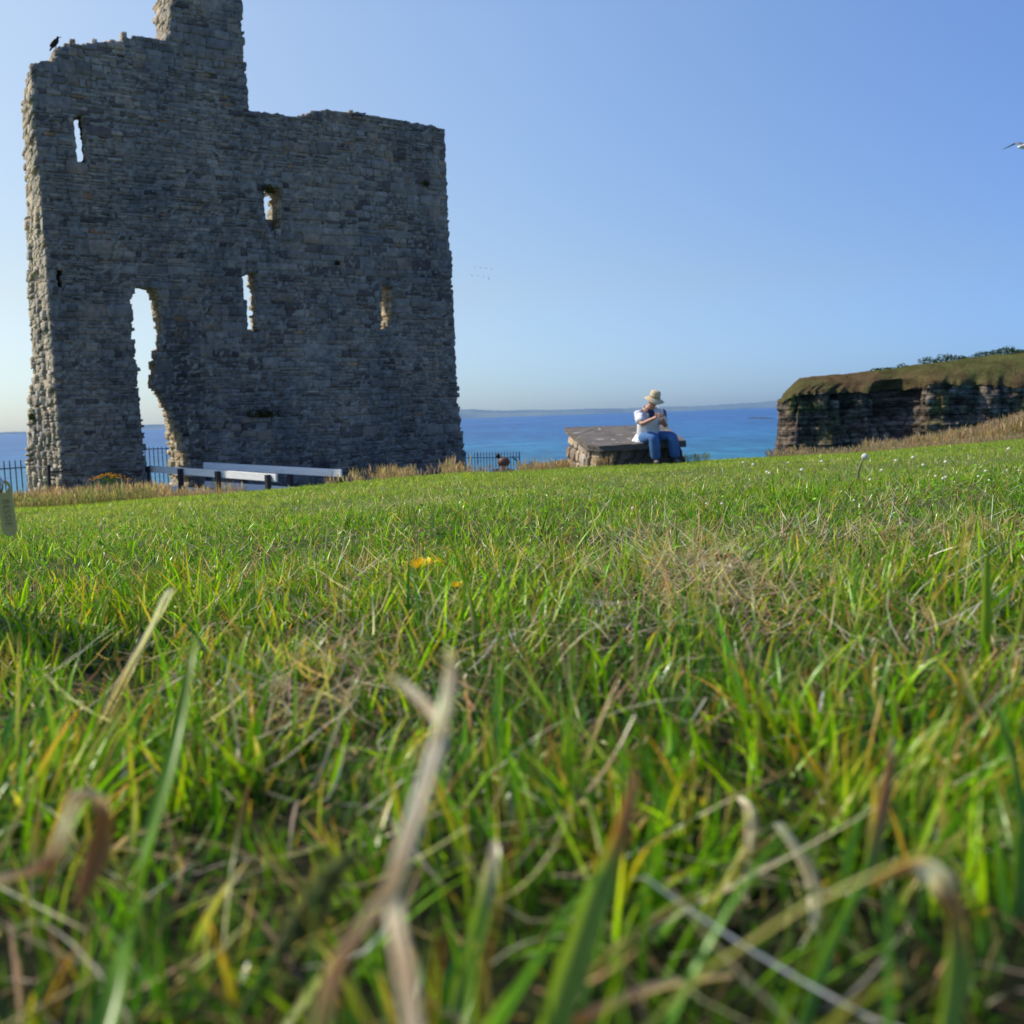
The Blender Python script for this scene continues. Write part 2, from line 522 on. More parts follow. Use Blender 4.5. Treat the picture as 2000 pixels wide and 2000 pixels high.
    mt, nt, out = new_mat('shale_cliff')
    p = N(nt, 'ShaderNodeBsdfPrincipled', i_Roughness=0.95); p.inputs['Specular IOR Level'].default_value = 0.1
    a = N(nt, 'ShaderNodeAttribute', attribute_name='col')
    vv = ramp(nt, noise(nt, 0.35, 8, 0.75, stretch=(1, 1, 2.4)), [(0.34, (0.18,) * 3), (0.66, (1.75,) * 3)])
    L(nt, mix_rgb(nt, 1.0, a.outputs['Color'], vv, 'MULTIPLY'), p.inputs['Base Color'])
    b = N(nt, 'ShaderNodeBump', i_Strength=1.0, i_Distance=0.9); L(nt, noise(nt, 0.6, 8, 0.7, stretch=(1, 1, 2)), b.inputs['Height']); L(nt, b.outputs[0], p.inputs['Normal'])
    L(nt, p.outputs[0], out.inputs[0])
    link('rock_face', me, mt, root)
    # grass cap
    IX, IY = 0.45, 0.893
    rxp = v[-n:][:, 0] + IX * 30; ryp = v[-n:][:, 1] + IY * 30
    pr = 1000 + 2000 * rxp / ryp
    zr = (811.5 - 0.0346 * (pr - 1000) - np.interp(pr, [1505, 1520, 1548, 1560, 1600, 1650, 1700, 1750, 1800, 1850, 1900, 1950, 2000, 2300], [790, 766, 742, 739, 737, 735, 729, 722, 716, 709, 703, 697, 692, 672])) / 2000 * ryp
    zr = np.maximum(zr, zb + 0.3)
    V = []; C = []
    top = v[-n:]
    m2 = 26
    for j in range(m2):
        t = j / (m2 - 1)
        d = 30.0 * t
        prof = min(1.0, t * 1.25); prof = 1 - (1 - prof) ** 1.8
        le = np.clip((pxs - 1510) / 50, 0, 1) * (by < 264) + (by >= 264) * 0.0
        prof = prof * le + (t ** 1.1) * (1 - le)
        z = zb + (zr - zb) * prof + 1.5 * (0.15 + 0.85 * np.clip((pxs - 1520) / 80, 0, 1)) * (fbm(u * 0.16, d * 0.2, 2.0) - 0.5) * (1 if j else 0)
        # inland direction: away from the camera, opened at the wrapped end
        inx = np.full(n, IX); iny = np.full(n, IY)
        il = np.hypot(inx, iny)
        if j == 0:
            dr = 0.25 + 0.9 * np.clip(fbm(u * 1.3, 8.0, 1.0) - 0.35, 0, 1) * 2
            P = top + np.stack([nx * 0.7, ny * 0.7, -dr], 1)
        elif j == 1:
            P = top + np.stack([nx * 0.4, ny * 0.4, np.full(n, 0.35)], 1)
        else:
            bl = min(1.0, t * 5)
            P = np.stack([top[:, 0] * (1 - bl) + bx * bl + inx / il * d, top[:, 1] * (1 - bl) + by * bl + iny / il * d, z], 1)
            P[:, 2] += 1.3 * (0.15 + 0.85 * np.clip((pxs - 1520) / 80, 0, 1)) * (fbm(P[:, 0] * 0.28, P[:, 1] * 0.28, 5.0) - 0.5) * min(1, t * 6) * (1 - 0.7 * t)
        V.append(P)
        q = fbm(P[:, 0] * 0.5, P[:, 2] * 0.9 + P[:, 1] * .1, 7.0); q2 = fbm(P[:, 0] * 0.09, P[:, 1] * 0.09, 1.0)
        gr = np.clip((q2 - 0.42) * 5 + 0.5 * t, 0, 1)[:, None]
        cc = (1 - gr) * np.array([0.115, 0.082, 0.042]) + gr * np.array([0.095, 0.10, 0.036])
        C.append(cc * (0.55 + 0.9 * q[:, None]))
    v2 = np.concatenate(V)
    i = np.arange(n - 1)[None, :] + np.arange(m2 - 1)[:, None] * n
    f = np.stack([i, i + 1, i + n + 1, i + n], -1).reshape(-1, 4)
    me = np_mesh('grass_cap', v2, f, np.concatenate(C), smooth=True)
    mt, nt, out = new_mat('rough_hill_grass')
    p = N(nt, 'ShaderNodeBsdfDiffuse')
    a = N(nt, 'ShaderNodeAttribute', attribute_name='col')
    vv = ramp(nt, noise(nt, 0.8, 8, 0.8, stretch=(1.5, 1.5, 0.7)), [(0.3, (0.55,) * 3), (0.7, (1.5,) * 3)])
    L(nt, mix_rgb(nt, 1.0, a.outputs['Color'], vv, 'MULTIPLY'), p.inputs[0])
    b = N(nt, 'ShaderNodeBump', i_Strength=1.0, i_Distance=0.8); L(nt, noise(nt, 1.2, 6, 0.75), b.inputs['Height']); L(nt, b.outputs[0], p.inputs['Normal'])
    L(nt, p.outputs[0], out.inputs[0])
    link('grass_cap', me, mt, root)
    tag(root, 'dark layered sea cliff with a rounded grassy top on the right', 'headland', kind='structure')
    # ragged tussocks hanging along the brink, same cap
    # bushes along the skyline
    last = v2[-n:]
    proto = None
    want = list(np.linspace(1716, 1776, 6)) + list(np.linspace(1808, 2040, 22))
    for q, wpx in enumerate(want):
        spx = 1000 + 2000 * last[:, 0] / last[:, 1]
        cand = np.where(last[:, 1] > 200)[0]
        # use the front-running half only
        cand = cand[cand > 140]
        k = cand[np.argmin(np.abs(spx[cand] - wpx))]
        P = last[k]
        mb = MB(); 
        hgt = random.uniform(1.3, 2.6) * (0.8 if wpx < 1790 else 1.0); wd = random.uniform(1.3, 2.4)
        vs = []; fs = []; cs = []
        for e in range(170):
            th = random.uniform(0, 6.28); rr = random.random() ** 0.5 * wd; zz = random.random() ** 0.8 * hgt * (1 - 0.35 * (rr / wd) ** 2)
            cc = Vector((rr * math.cos(th), rr * math.sin(th), zz)); sz = random.uniform(0.10, 0.26)
            a1 = Vector((random.gauss(0, 1), random.gauss(0, 1), random.gauss(0, 1))).normalized() * sz
            a2 = Vector((random.gauss(0, 1), random.gauss(0, 1), random.gauss(0, 1))).normalized() * sz
            g = random.uniform(0.5, 1.5)
            mb.add([cc - a1, cc + a2, cc + a1, cc - a2], [(0, 1, 2, 3)], (0.045 * g, 0.075 * g, 0.022 * g))
        o = mb.build('clifftop_bush', M_leaf)
        o.location = (P[0], P[1], P[2] - 0.35)
        tag(o, 'small dark green bush on the skyline of the headland', 'bush', 'bushes along the top of the headland')


build_headland()

# sea rock off the headland
mb = MB()
p0 = on = W(1483, 818, 900)
for k in range(16):
    t = k / 15
    q = ray(1464 + 44 * t, 817.5) * 1.0
    y = -18 / q[2] if q[2] < 0 else 900
    mb.ell((q[0] * y, y, -18.2), (2.2 + 2 * random.random(), 5, 1.2 + 1.2 * random.random() * math.sin(math.pi * min(1, t + 0.1))), 8, 5, jit=0.2)
o = mb.build('sea_rock', simple_mat('wet_rock', (0.05, 0.055, 0.06), 0.8, 0.3, 0.5))
tag(o, 'low dark reef breaking the water beside the left end of the cliff', 'rock')

# ------------------------------------------------------------------ castle
AW = R(33.0)
U = np.array([math.cos(AW), math.sin(AW), 0]); NF = np.array([math.sin(AW), -math.cos(AW), 0])   # NF points to the camera side
P0 = ray(118, 900) * 21.0; P0[2] = 0
TH = 2.2


def wall_uv(px, py, depth=0.0):
    d = ray(px, py); o = P0 - NF * depth
    t = (o @ NF) / (d @ NF); p = d * t
    return ((p - P0) @ U, p[2])


def inpoly(u, v, poly):
    u = np.asarray(u); v = np.asarray(v); r = np.zeros(np.broadcast(u, v).shape, bool)
    n = len(poly); j = n - 1
    for i in range(n):
        (x1, y1), (x2, y2) = poly[i], poly[j]
        c = ((y1 > v) != (y2 > v)) & (u < (x2 - x1) * (v - y1) / (y2 - y1 + 1e-12) + x1)
        r ^= c; j = i
    return r


outline_px = [(118, 900), (108, 740), (100, 620), (92, 500), (80, 400), (68, 250), (62, 127), (85, 121), (107, 119), (107, 97), (118, 95.5), (128, 93), (130, 88), (150, 86), (168, 88), (170, 82), (200, 82), (238, 80), (241, 74), (256, 75), (257, 69), (283, 70), (285, 74), (305, 76), (325, 80), (331, 62), (335, 40), (337, 0), (339, -60), (352, -75), (356, -120), (390, -128), (395, -160), (440, -165), (446, -120), (470, -100), (472, 0), (474, 40), (476, 110), (480, 150), (484, 190), (486, 218), (520, 221), (570, 228), (590, 226), (612, 219), (640, 215), (700, 221), (760, 231), (830, 243), (870, 252), (871, 300), (873, 400), (876, 435), (880, 500), (885, 600), (890, 700), (893, 740), (897, 810), (903, 850), (910, 900), (920, 1010)]
outline = [wall_uv(*p) for p in outline_px]
outline[0:0] = [(wall_uv(122, 960)[0], -3.4)]
outline.append((outline[-1][0], -3.4))
# back-left silhouette of the broken end, measured against height
lb_y = [60, 127, 150, 200, 250, 330, 400, 440, 500, 620, 690, 740, 780, 860, 950, 1100]
lb_x = [60, 56, 47, 45, 46, 50, 55, 50, 52, 58, 63, 64, 56, 53, 53, 53]
lf_y = [60, 127, 250, 400, 500, 620, 740, 900, 1100]
lf_x = [60, 62, 68, 80, 92, 100, 108, 118, 131]

holes = []   # (front px polygon, back px polygon)
dl = [(266.6, 559.5), (258.8, 575), (256, 585), (260, 603), (264, 611), (258.8, 634), (258.8, 655), (262.7, 676), (268, 720), (269, 759), (271.7, 785), (275.6, 810), (279.5, 862), (283.4, 901), (287.3, 940), (292, 1060)]
drb = [(295, 559.5), (300, 603.5), (305.4, 645), (310.6, 686), (308, 697), (300, 712), (308, 730), (297.6, 740.7), (304, 761), (318, 782), (321, 811), (326, 862), (330, 901), (334, 953), (338, 1060)]
drf = [(306, 561), (318, 603), (320, 645), (317, 686), (309, 697), (301, 712), (309, 730), (298.6, 740.7), (305, 761), (319, 782), (336, 811), (360, 862), (371, 901), (381, 953), (386, 1060)]
holes.append((dl + drf[::-1], [(x - 90, y) for x, y in dl] + drb[::-1]))
s1 = [(146, 226), (161, 226), (164, 262), (167, 280), (166, 328), (151, 328), (149, 285), (147, 250)]
holes.append((s1, [(x - 40 if x < 155 else x + 22, y) for x, y in s1]))
s2 = [(514, 382), (516, 368), (536, 370), (542, 395), (540, 432), (523, 432), (516, 405)]
holes.append((s2, [(410, 370), (412, 365), (526, 370), (532, 395), (534, 432), (415, 440), (410, 405)]))
s3 = [(475, 536), (492, 534), (500, 580), (508, 647), (486, 647), (481, 600), (476, 570)]
holes.append((s3, [(370, 530), (492, 531), (496, 580), (500, 652), (375, 652), (372, 600), (370, 570)]))
s4 = [(744, 560), (756, 560), (757, 643), (746, 643)]
holes.append((s4, [(610, 556), (716, 556), (717, 648), (610, 648)]))
recess = [[(744, 558), (768, 560), (768, 640), (746, 645)], [(112, 525), (127, 525), (120, 545), (128, 568), (117, 568)], [(516, 366), (550, 368), (552, 455), (538, 462), (520, 432)], [(479, 530), (503, 530), (500, 575), (481, 560)]]
recess_uv = [[wall_uv(*p) for p in q] for q in recess]
K = 7
lay = np.linspace(0, 1, K)
def light_niche_poly(hi, f, depth):  # unseen hollows behind the slits, shaped to let sun reach the reveals
    fr = {2: [(536, 370), (542, 395), (540, 432)], 3: [(492, 536), (500, 580), (508, 647)], 4: [(757, 560), (757, 600), (757, 643)]}[hi]
    bk = {2: [(526, 370), (532, 395), (534, 432)], 3: [(492, 536), (496, 580), (500, 652)], 4: [(722, 560), (720, 600), (720, 643)]}[hi]
    r = [(a[0] * (1 - f) + b[0] * f, a[1]) for a, b in zip(fr, bk)]
    Lx = r[0][0] - 40 - 130 * min(1, f * 3); T = r[0][1] - 130 * min(1, f * 2.5)
    return [wall_uv(x, y, depth) for x, y in [(Lx, T), (r[0][0], T)] + r + [(Lx, r[-1][1])]]
hole_layers = []
for k in range(K):
    f = lay[k]
    hl = []
    for hi, (fr, bk) in enumerate(holes):
        if k >= 1 and hi >= 2:
            hl.append(light_niche_poly(hi, f, TH * f)); continue
        hl.append([wall_uv(a[0] * (1 - f) + b[0] * f, a[1] * (1 - f) + b[1] * f, TH * f) for a, b in zip(fr, bk)])
    hole_layers.append(hl)
u_tower0 = wall_uv(331, 40)[0]


def left_u(v, f):
    """left limit of the wall at height v, layer fraction f"""
    ys = np.linspace(60, 1100, 60)
    xs = np.interp(ys, lf_y, lf_x) * (1 - f) + np.interp(ys, lb_y, lb_x) * f
    uv = np.array([wall_uv(x, y, TH * f) for x, y in zip(xs, ys)])
    return np.interp(v, uv[::-1, 1], uv[::-1, 0])


def front_ok(u, v):
    ok = inpoly(u, v, outline)
    for h in hole_layers[0]: ok &= ~inpoly(u, v, h)
    for h in recess_uv: ok &= ~inpoly(u, v, h)
    return ok


def build_castle():
    root = empty('castle_ruin', (P0[0], P0[1], -2.4))
    inv = Vector((P0[0], P0[1], -2.4))
    du, dv = 0.06, 0.06
    us = np.arange(-1.6, 11.2, du); vs = np.arange(-3.4, 11.6, dv)
    uc = us + du / 2; vc = vs + dv / 2
    UU, VV = np.meshgrid(uc, vc, indexing='ij')
    nu, nv = UU.shape
    solid = np.zeros((nu + 2, nv + 2, K + 2), bool)
    # ragged lateral wobble for edges
    for k in range(K):
        f = lay[k]
        wob = np.where(UU < 4.5, 1.0, 0.4) * (0.09 * (fbm(VV * 3.2, UU * 0.7, k * 0.9) - 0.5) + 0.04 * (rng.random((1, nv)) - 0.5))
        wob2 = wob * 0.35
        u2 = UU + wob
        lu_f = left_u(VV, 0.0); lu_k = left_u(VV, f)
        uu = np.maximum(u2, lu_f + 0.03)
        ok = inpoly(uu, VV, outline) & (u2 >= lu_k)
        for hi, h in enumerate(hole_layers[k]): ok &= ~inpoly(UU + (wob if hi == 0 else wob2), VV, h)
        if k < 2:
            for h in recess_uv: ok &= ~inpoly(UU + wob2, VV, h)
        if k >= 4:
            ok &= ~((VV > 7.45 + 0.3 * fbm(UU * 2, 0.3)) & (UU > u_tower0 - 0.2))
        solid[1:-1, 1:-1, k + 1] = ok
    dk = TH / K
    nU, nV, nK = nu + 1, nv + 1, K + 1
    I, J, Kk = np.meshgrid(np.arange(nU), np.arange(nV), np.arange(nK), indexing='ij')
    jit = rng.standard_normal((nU, nV, nK, 3)) * np.array([0.011, 0.010, 0.02])
    uu = us[0] + I * du + jit[..., 0]; vv = vs[0] + J * dv + jit[..., 1]; dd = Kk * dk + jit[..., 2]
    co = P0[None, None, None, :] + uu[..., None] * U + dd[..., None] * (-NF)
    co[..., 2] = vv
    co = co.reshape(-1, 3)
    idx = lambda i, j, k: (i * nV + j) * nK + k
    S = solid
    faces = []
    ci, cj, ck = np.nonzero(S[1:-1, 1:-1, 1:-1])
    def q(cond, a, b, c, d):
        s = cond
        i, j, k = ci[s], cj[s], ck[s]
        faces.append(np.stack([idx(i + a[0], j + a[1], k + a[2]), idx(i + b[0], j + b[1], k + b[2]), idx(i + c[0], j + c[1], k + c[2]), idx(i + d[0], j + d[1], k + d[2])], 1))
        return np.stack([i, j, k], 1)
    fr = ~S[ci + 1, cj + 1, ck]; bk = ~S[ci + 1, cj + 1, ck + 2]
    lf = ~S[ci, cj + 1, ck + 1]; rt = ~S[ci + 2, cj + 1, ck + 1]
    dn = ~S[ci + 1, cj, ck + 1]; up = ~S[ci + 1, cj + 2, ck + 1]
    q(fr, (0, 0, 0), (1, 0, 0), (1, 1, 0), (0, 1, 0))
    q(bk, (0, 0, 1), (0, 1, 1), (1, 1, 1), (1, 0, 1))
    L_ = q(lf, (0, 0, 0), (0, 1, 0), (0, 1, 1), (0, 0, 1))
    q(rt, (1, 0, 0), (1, 0, 1), (1, 1, 1), (1, 1, 0))
    q(dn, (0, 0, 0), (0, 0, 1), (1, 0, 1), (1, 0, 0))
    q(up, (0, 1, 0), (1, 1, 0), (1, 1, 1), (0, 1, 1))
    F = np.concatenate(faces)
    used, invx = np.unique(F, return_inverse=True)
    F = invx.reshape(F.shape)
    v = co[used] - np.array(inv)
    dep = dd.reshape(-1)[used]
    base = np.where(dep[:, None] < dk * 0.6, np.array([0.27, 0.26, 0.24]), np.array([0.37, 0.335, 0.275]))
    cc = base * (0.75 + 0.5 * rng.random(len(v)))[:, None]
    me = np_mesh('masonry_core', v, F, cc)
    link('masonry_core', me, M_mortar, root)

    # ---- facing stones, laid in uneven courses
    SV = []; SF = []; SC = []
    def stone(u0, u1, v0, v1, p, col, depth=0.0, axis=0):
        """axis 0: on the camera-side face; axis 1: on a face looking along -U (u is then depth)"""
        w = u1 - u0; h = v1 - v0
        e = min(0.018, w * 0.18, h * 0.2)
        j = lambda s: random.uniform(-s, s)
        rings = []
        cj = [(j(w * .05), j(h * .09)) for _ in range(4)]
        for lvl, (sh, dp) in enumerate(((0.0, -0.04), (0.002, p * 0.55), (e, p))):
            for c, (a, b) in enumerate(((u0 + sh, v0 + sh), (u1 - sh, v0 + sh), (u1 - sh, v1 - sh), (u0 + sh, v1 - sh))):
                rings.append((a + cj[c][0], b + cj[c][1], dp + (j(0.012) if lvl == 2 else 0)))
        n = len(SV)
        for a, b, dp in rings:
            if axis == 0: P = P0 + U * a + NF * dp
            else: P = P0 + U * (depth - dp) - NF * a
            SV.append((P[0] - inv.x, P[1] - inv.y, b - inv.z)); SC.append(col)
        fl = []
        for r in (0, 1):
            for c in range(4):
                c2 = (c + 1) % 4
                fl.append((n + r * 4 + c, n + r * 4 + c2, n + r * 4 + 4 + c2, n + r * 4 + 4 + c))
        fl.append((n + 8, n + 9, n + 10, n + 11))
        if axis == 1: fl = [t[::-1] for t in fl]
        SF.extend(fl)
    def stone_into(V_, F_, C_, d0, d1, v0, v1, p, col, depth):
        w = d1 - d0; h = v1 - v0; e = min(0.022, w * 0.2, h * 0.25)
        cj = [(random.uniform(-w * .07, w * .07), random.uniform(-h * .1, h * .1)) for _ in range(4)]
        n = len(V_)
        for lvl, (sh_, dp) in enumerate(((0.0, -0.08), (0.002, p * 0.5), (e, p))):
            for c, (a, b) in enumerate(((d0 + sh_, v0 + sh_), (d1 - sh_, v0 + sh_), (d1 - sh_, v1 - sh_), (d0 + sh_, v1 - sh_))):
                P = P0 + U * (depth - dp + (random.uniform(-.01, .01) if lvl == 2 else 0)) - NF * (a + cj[c][0])
                V_.append((P[0] - inv.x, P[1] - inv.y, b + cj[c][1] - inv.z)); C_.append(col)
        for r in (0, 1):
            for c in range(4):
                c2 = (c + 1) % 4
                F_.append((n + r * 4 + c2, n + r * 4 + c, n + r * 4 + 4 + c, n + r * 4 + 4 + c2))
        F_.append((n + 11, n + 10, n + 9, n + 8))
    def place(u0, u1, v0, v1):
        us_ = np.linspace(u0, u1, 9); vm = (v0 + v1) / 2
        ok = front_ok(us_, np.full(9, vm)) & (us_ > left_u(np.array([vm]), 0.0)[0] - 0.02)
        if not ok[4] and ok.sum() < 5: return
        ids = np.nonzero(ok)[0]
        if len(ids) < 2: return
        # contiguous run
        a, b = us_[ids[0]], us_[ids[-1]]
        if not ok[ids[0]:ids[-1] + 1].all():
            run = []; best = []
            for t in range(9):
                if ok[t]: run.append(t)
                else:
                    if len(run) > len(best): best = run
                    run = []
            if len(run) > len(best): best = run
            if len(best) < 2: return
            a, b = us_[best[0]], us_[best[-1]]
        if b - a < 0.05: return
        um_ = (a + b) / 2
        for _ in range(8):
            if front_ok(np.array([a + .02, um_, b - .02]), np.full(3, v1 - 0.01)).all(): break
            v1 -= (v1 - v0) * 0.15
        for _ in range(8):
            if front_ok(np.array([um_]), np.array([v0 + 0.01])).all() or v0 < -2.8: break
            v0 += (v1 - v0) * 0.15
        if v1 - v0 < 0.03: return
        g = random.gauss(1, 0.15); g = max(0.6, min(1.5, g))
        t = random.random()
        c = (0.165, 0.168, 0.170)
        if t < 0.12: c = (0.18, 0.158, 0.14)
        elif t < 0.24: c = (0.19, 0.185, 0.175)
        elif t < 0.36: c = (0.135, 0.14, 0.15)
        elif t < 0.48: c = (0.09, 0.085, 0.09)
        elif t < 0.49: c = (0.22, 0.15, 0.10)
        um = (a + b) / 2
        # stones darker beside the breach
        px_u = hx_u - um
        st = math.exp(-((um - door_u - 0.45) / 0.38) ** 2) * (1 if vm < 1.6 else math.exp(-((vm - 1.6) / 0.8) ** 2))
        g *= 1 - 0.55 * st
        # darker foot of the wall, paler head
        g *= 0.86 + 0.018 * (vm + 2) 
        stone(a + 0.004, b - 0.004, v0 + 0.004, v1 - 0.004, random.uniform(0.008, 0.030) + (0.02 if random.random() < .06 else 0), tuple(x * g for x in c))
    door_u = wall_uv(320, 800)[0]; hx_u = 0
    v = -3.3
    while v < 11.5:
        bh = random.uniform(0.15, 0.30)
        u = -0.25 - random.random() * 0.3
        while u < 10.6:
            bw = random.uniform(0.3, 1.1)
            wv = 0.09 * (float(fbm(u * 0.7, v * 0.4, 2.2)) - 0.5) * 2
            kind = random.random()
            big = float(fbm(u * 0.35, v * 0.35, 5.0))
            va, vb = v + wv, v + bh + wv
            if kind < 0.08 + (0.30 if big > 0.58 else 0.0) + (0.28 if u > 9.0 else 0.0):
                cuts = sorted([u, u + bw] + [u + bw * random.uniform(0.35, 0.65)] * (bw > 0.55))
                for c0, c1 in zip(cuts, cuts[1:]): place(c0, c1, va, vb)
            else:
                nl = random.choice((2, 3, 3, 3, 4, 4)) if big < 0.56 else 2
                hs = np.array([random.uniform(0.6, 1.4) for _ in range(nl)]); hs = hs / hs.sum() * bh
                vv_ = va
                for h in hs:
                    x = u
                    while x < u + bw - 0.04:
                        w = min(random.uniform(0.10, 0.34), u + bw - x)
                        if u + bw - (x + w) < 0.09: w = u + bw - x
                        place(x, x + w, vv_, vv_ + h)
                        x += w
                    vv_ += h
            u += bw
        v += bh
    # ---- broken rubble ends standing out of the sun-lit sides
    mainV, mainF, mainC = SV, SF, SC
    SV, SF, SC = [], [], []
    occ = {}
    for i, j, k in L_:
        occ.setdefault((j, k), []).append(i)
    done = set()
    order = rng.permutation(len(L_))
    for t_ in order:
        i, j, k = L_[t_]
        if (i // 3, j, k) in done: continue
        hgt = int(random.choice((1, 1, 2, 2, 3))); wid = int(random.choice((1, 1, 1, 2)))
        for jj in range(j, j + hgt):
            for kk in range(k, k + wid): done.add((i // 3, jj, kk))
        uu0 = us[0] + i * du; v0 = vs[0] + j * dv; d0 = k * dk + random.uniform(-0.05, 0.1)
        w = wid * dk * random.uniform(0.55, 1.0); h = hgt * dv * random.uniform(0.8, 1.05)
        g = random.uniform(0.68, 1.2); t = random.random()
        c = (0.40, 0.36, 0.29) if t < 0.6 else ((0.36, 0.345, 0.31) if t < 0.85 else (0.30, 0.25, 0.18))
        d0 = max(d0, 0.04); w = min(w, TH - d0)
        if w < 0.05: continue
        stone_into(SV, SF, SC, d0, d0 + w, v0, v0 + h, random.uniform(0.004, 0.032), tuple(x * g for x in c), uu0)
    me = np_mesh('rubble_ends', np.array(SV), np.array(SF), np.array(SC))
    link('rubble_ends', me, M_rubble, root)
    SV, SF, SC = mainV, mainF, mainC
    me = np_mesh('facing_stones', np.array(SV), np.array(SF), np.array(SC))
    link('facing_stones', me, M_stone, root)
    tag(root, 'tall ruined grey stone castle wall with a broken doorway gap and slit windows', 'castle ruin')


build_castle()

# plants rooted in the wall
def tuft(px, py, w, h, n, cols, label, depth=-0.05, droop=0.3, lsz=(0.015, 0.04)):
    u, v = wall_uv(px, py); P = P0 + U * u - NF * depth; P[2] = v
    mb = MB()
    for _ in range(n):
        a = max(-.5, min(.5, random.gauss(0, 0.28))) * w; b = min(.9, abs(random.gauss(0, 0.4))) * h; d = random.uniform(0, 0.10)
        c = Vector(U * a + NF * d) + Vector((0, 0, b - droop * h))
        s = random.uniform(*lsz)
        a1 = Vector([random.gauss(0, 1) for _ in range(3)]).normalized() * s * 0.5
        a2 = Vector([random.gauss(0, 1) for _ in range(3)]).normalized() * s
        col = random.choice(cols); g = random.uniform(0.6, 1.3)
        mb.add([c - a2, c + a1, c + a2, c - a1], [(0, 1, 2, 3)], tuple(x * g for x in col))
    o = mb.build('wall_plant', M_leaf); o.location = P
    return tag(o, label, 'plant', 'small plants rooted in the castle wall')


tuft(521, 373, 0.26, 0.2, 260, [(0.16, 0.09, 0.02), (0.07, 0.08, 0.02)], 'rusty brown tuft over the small broken window high in the wall')
tuft(515, 808, 0.75, 0.24, 420, [(0.05, 0.07, 0.02), (0.12, 0.08, 0.02), (0.04, 0.05, 0.02)], 'wide dark mossy plant low in the wall right of the doorway')
tuft(656, 515, 0.12, 0.12, 90, [(0.10, 0.06, 0.03)], 'small round brown plant at mid height of the wall')
tuft(822, 240, 0.16, 0.14, 120, [(0.12, 0.13, 0.04), (0.25, 0.22, 0.1)], 'pale tuft growing on the top edge near the right corner of the wall', depth=0.5)
tuft(828, 361, 0.14, 0.14, 90, [(0.06, 0.07, 0.02)], 'small green plant near the upper right edge of the wall')
tuft(75, 812, 0.12, 0.2, 120, [(0.05, 0.08, 0.02)], 'green tuft on the sunlit broken left end of the wall', depth=1.0)

# crow on the wall head
def bird_body(name, mat, scale, parts, label, cat, group=None):
    pass


M_black = simple_mat('black_feather', (0.012, 0.012, 0.015), 0.5, 0.2, 20)
M_beak = simple_mat('horn_grey', (0.05, 0.05, 0.05), 0.5)
u_, v_ = wall_uv(112, 97)
cp = P0 + U * u_ - NF * 0.15; cp[2] = v_ + 0.07
crow = empty('crow', cp)
skin('body', [({'t0': ((-0.13, 0, -0.045), 0.012), 't1': ((-0.07, 0, 0.03), 0.024), 'b0': ((-0.02, 0, 0.09), 0.05), 'b1': ((0.02, 0, 0.14), 0.055), 'n': ((0.045, 0, 0.185), 0.032), 'h': ((0.055, 0, 0.215), 0.032), 'h2': ((0.08, 0, 0.215), 0.016)},
               [('t0', 't1'), ('t1', 'b0'), ('b0', 'b1'), ('b1', 'n'), ('n', 'h'), ('h', 'h2')], 'b0')], M_black, crow)
mb = MB(); mb.tube([(0.08, 0, 0.216), (0.105, 0, 0.213), (0.13, 0, 0.205)], [0.011, 0.008, 0.002], 6); mb.build('beak', M_beak, crow, True)
for s in (-1, 1):
    mb = MB(); mb.tube([(0.0, 0.018 * s, 0.07), (0.01, 0.02 * s, 0.02), (0.005, 0.02 * s, 0.0)], [0.008, 0.004, 0.004], 6)
    mb.tube([(-0.015, 0.02 * s, 0.003), (0.035, 0.022 * s, 0.003)], 0.003, 5); mb.build('leg', M_beak, crow)
    mb = MB(); mb.ell((-0.035, 0.043 * s, 0.095), (0.10, 0.014, 0.035), 10, 8, Matrix.Rotation(R(-50), 3, 'Y')); mb.build('wing', M_black, crow, True)
tag(crow, 'black crow perched on the broken top of the castle wall', 'crow')

# flock far off over the bay
M_bird = simple_mat('grey_bird', (0.10, 0.13, 0.17), 0.7)
def far_bird(px, py, Y, span, roll, yaw):
    o = empty('flying_bird', W(px, py, Y)); o.rotation_euler = (0, roll, yaw)
    mb = MB(); mb.ell((0, 0, 0), (0.09 * span, 0.22 * span, 0.06 * span), 8, 6); mb.build('body', M_bird, o, True)
    for s in (-1, 1):
        mb = MB()
        mb.add([(0.03 * s * span, -0.08 * span, 0.03 * span), (0.03 * s * span, 0.09 * span, 0.03 * span), (0.27 * s * span, 0.03 * span, 0.15 * span), (0.27 * s * span, -0.08 * span, 0.15 * span), (0.55 * s * span, -0.06 * span, 0.10 * span)],
               [(0, 1, 2, 3), (3, 2, 4)])
        mb.build('wing', M_bird, o)
    tag(o, 'tiny grey bird flying in a loose flock over the bay', 'bird', 'flock of birds flying far off')
for (px, py, rl) in [(928, 522, .1), (939, 523, -.1), (949, 524, .3), (960, 525.5, -.2), (922, 538, .2), (933.5, 539, -.9), (944, 540, -.7), (954, 544, .9)]:
    far_bird(px, py, 160, 0.62, rl, 0.6)

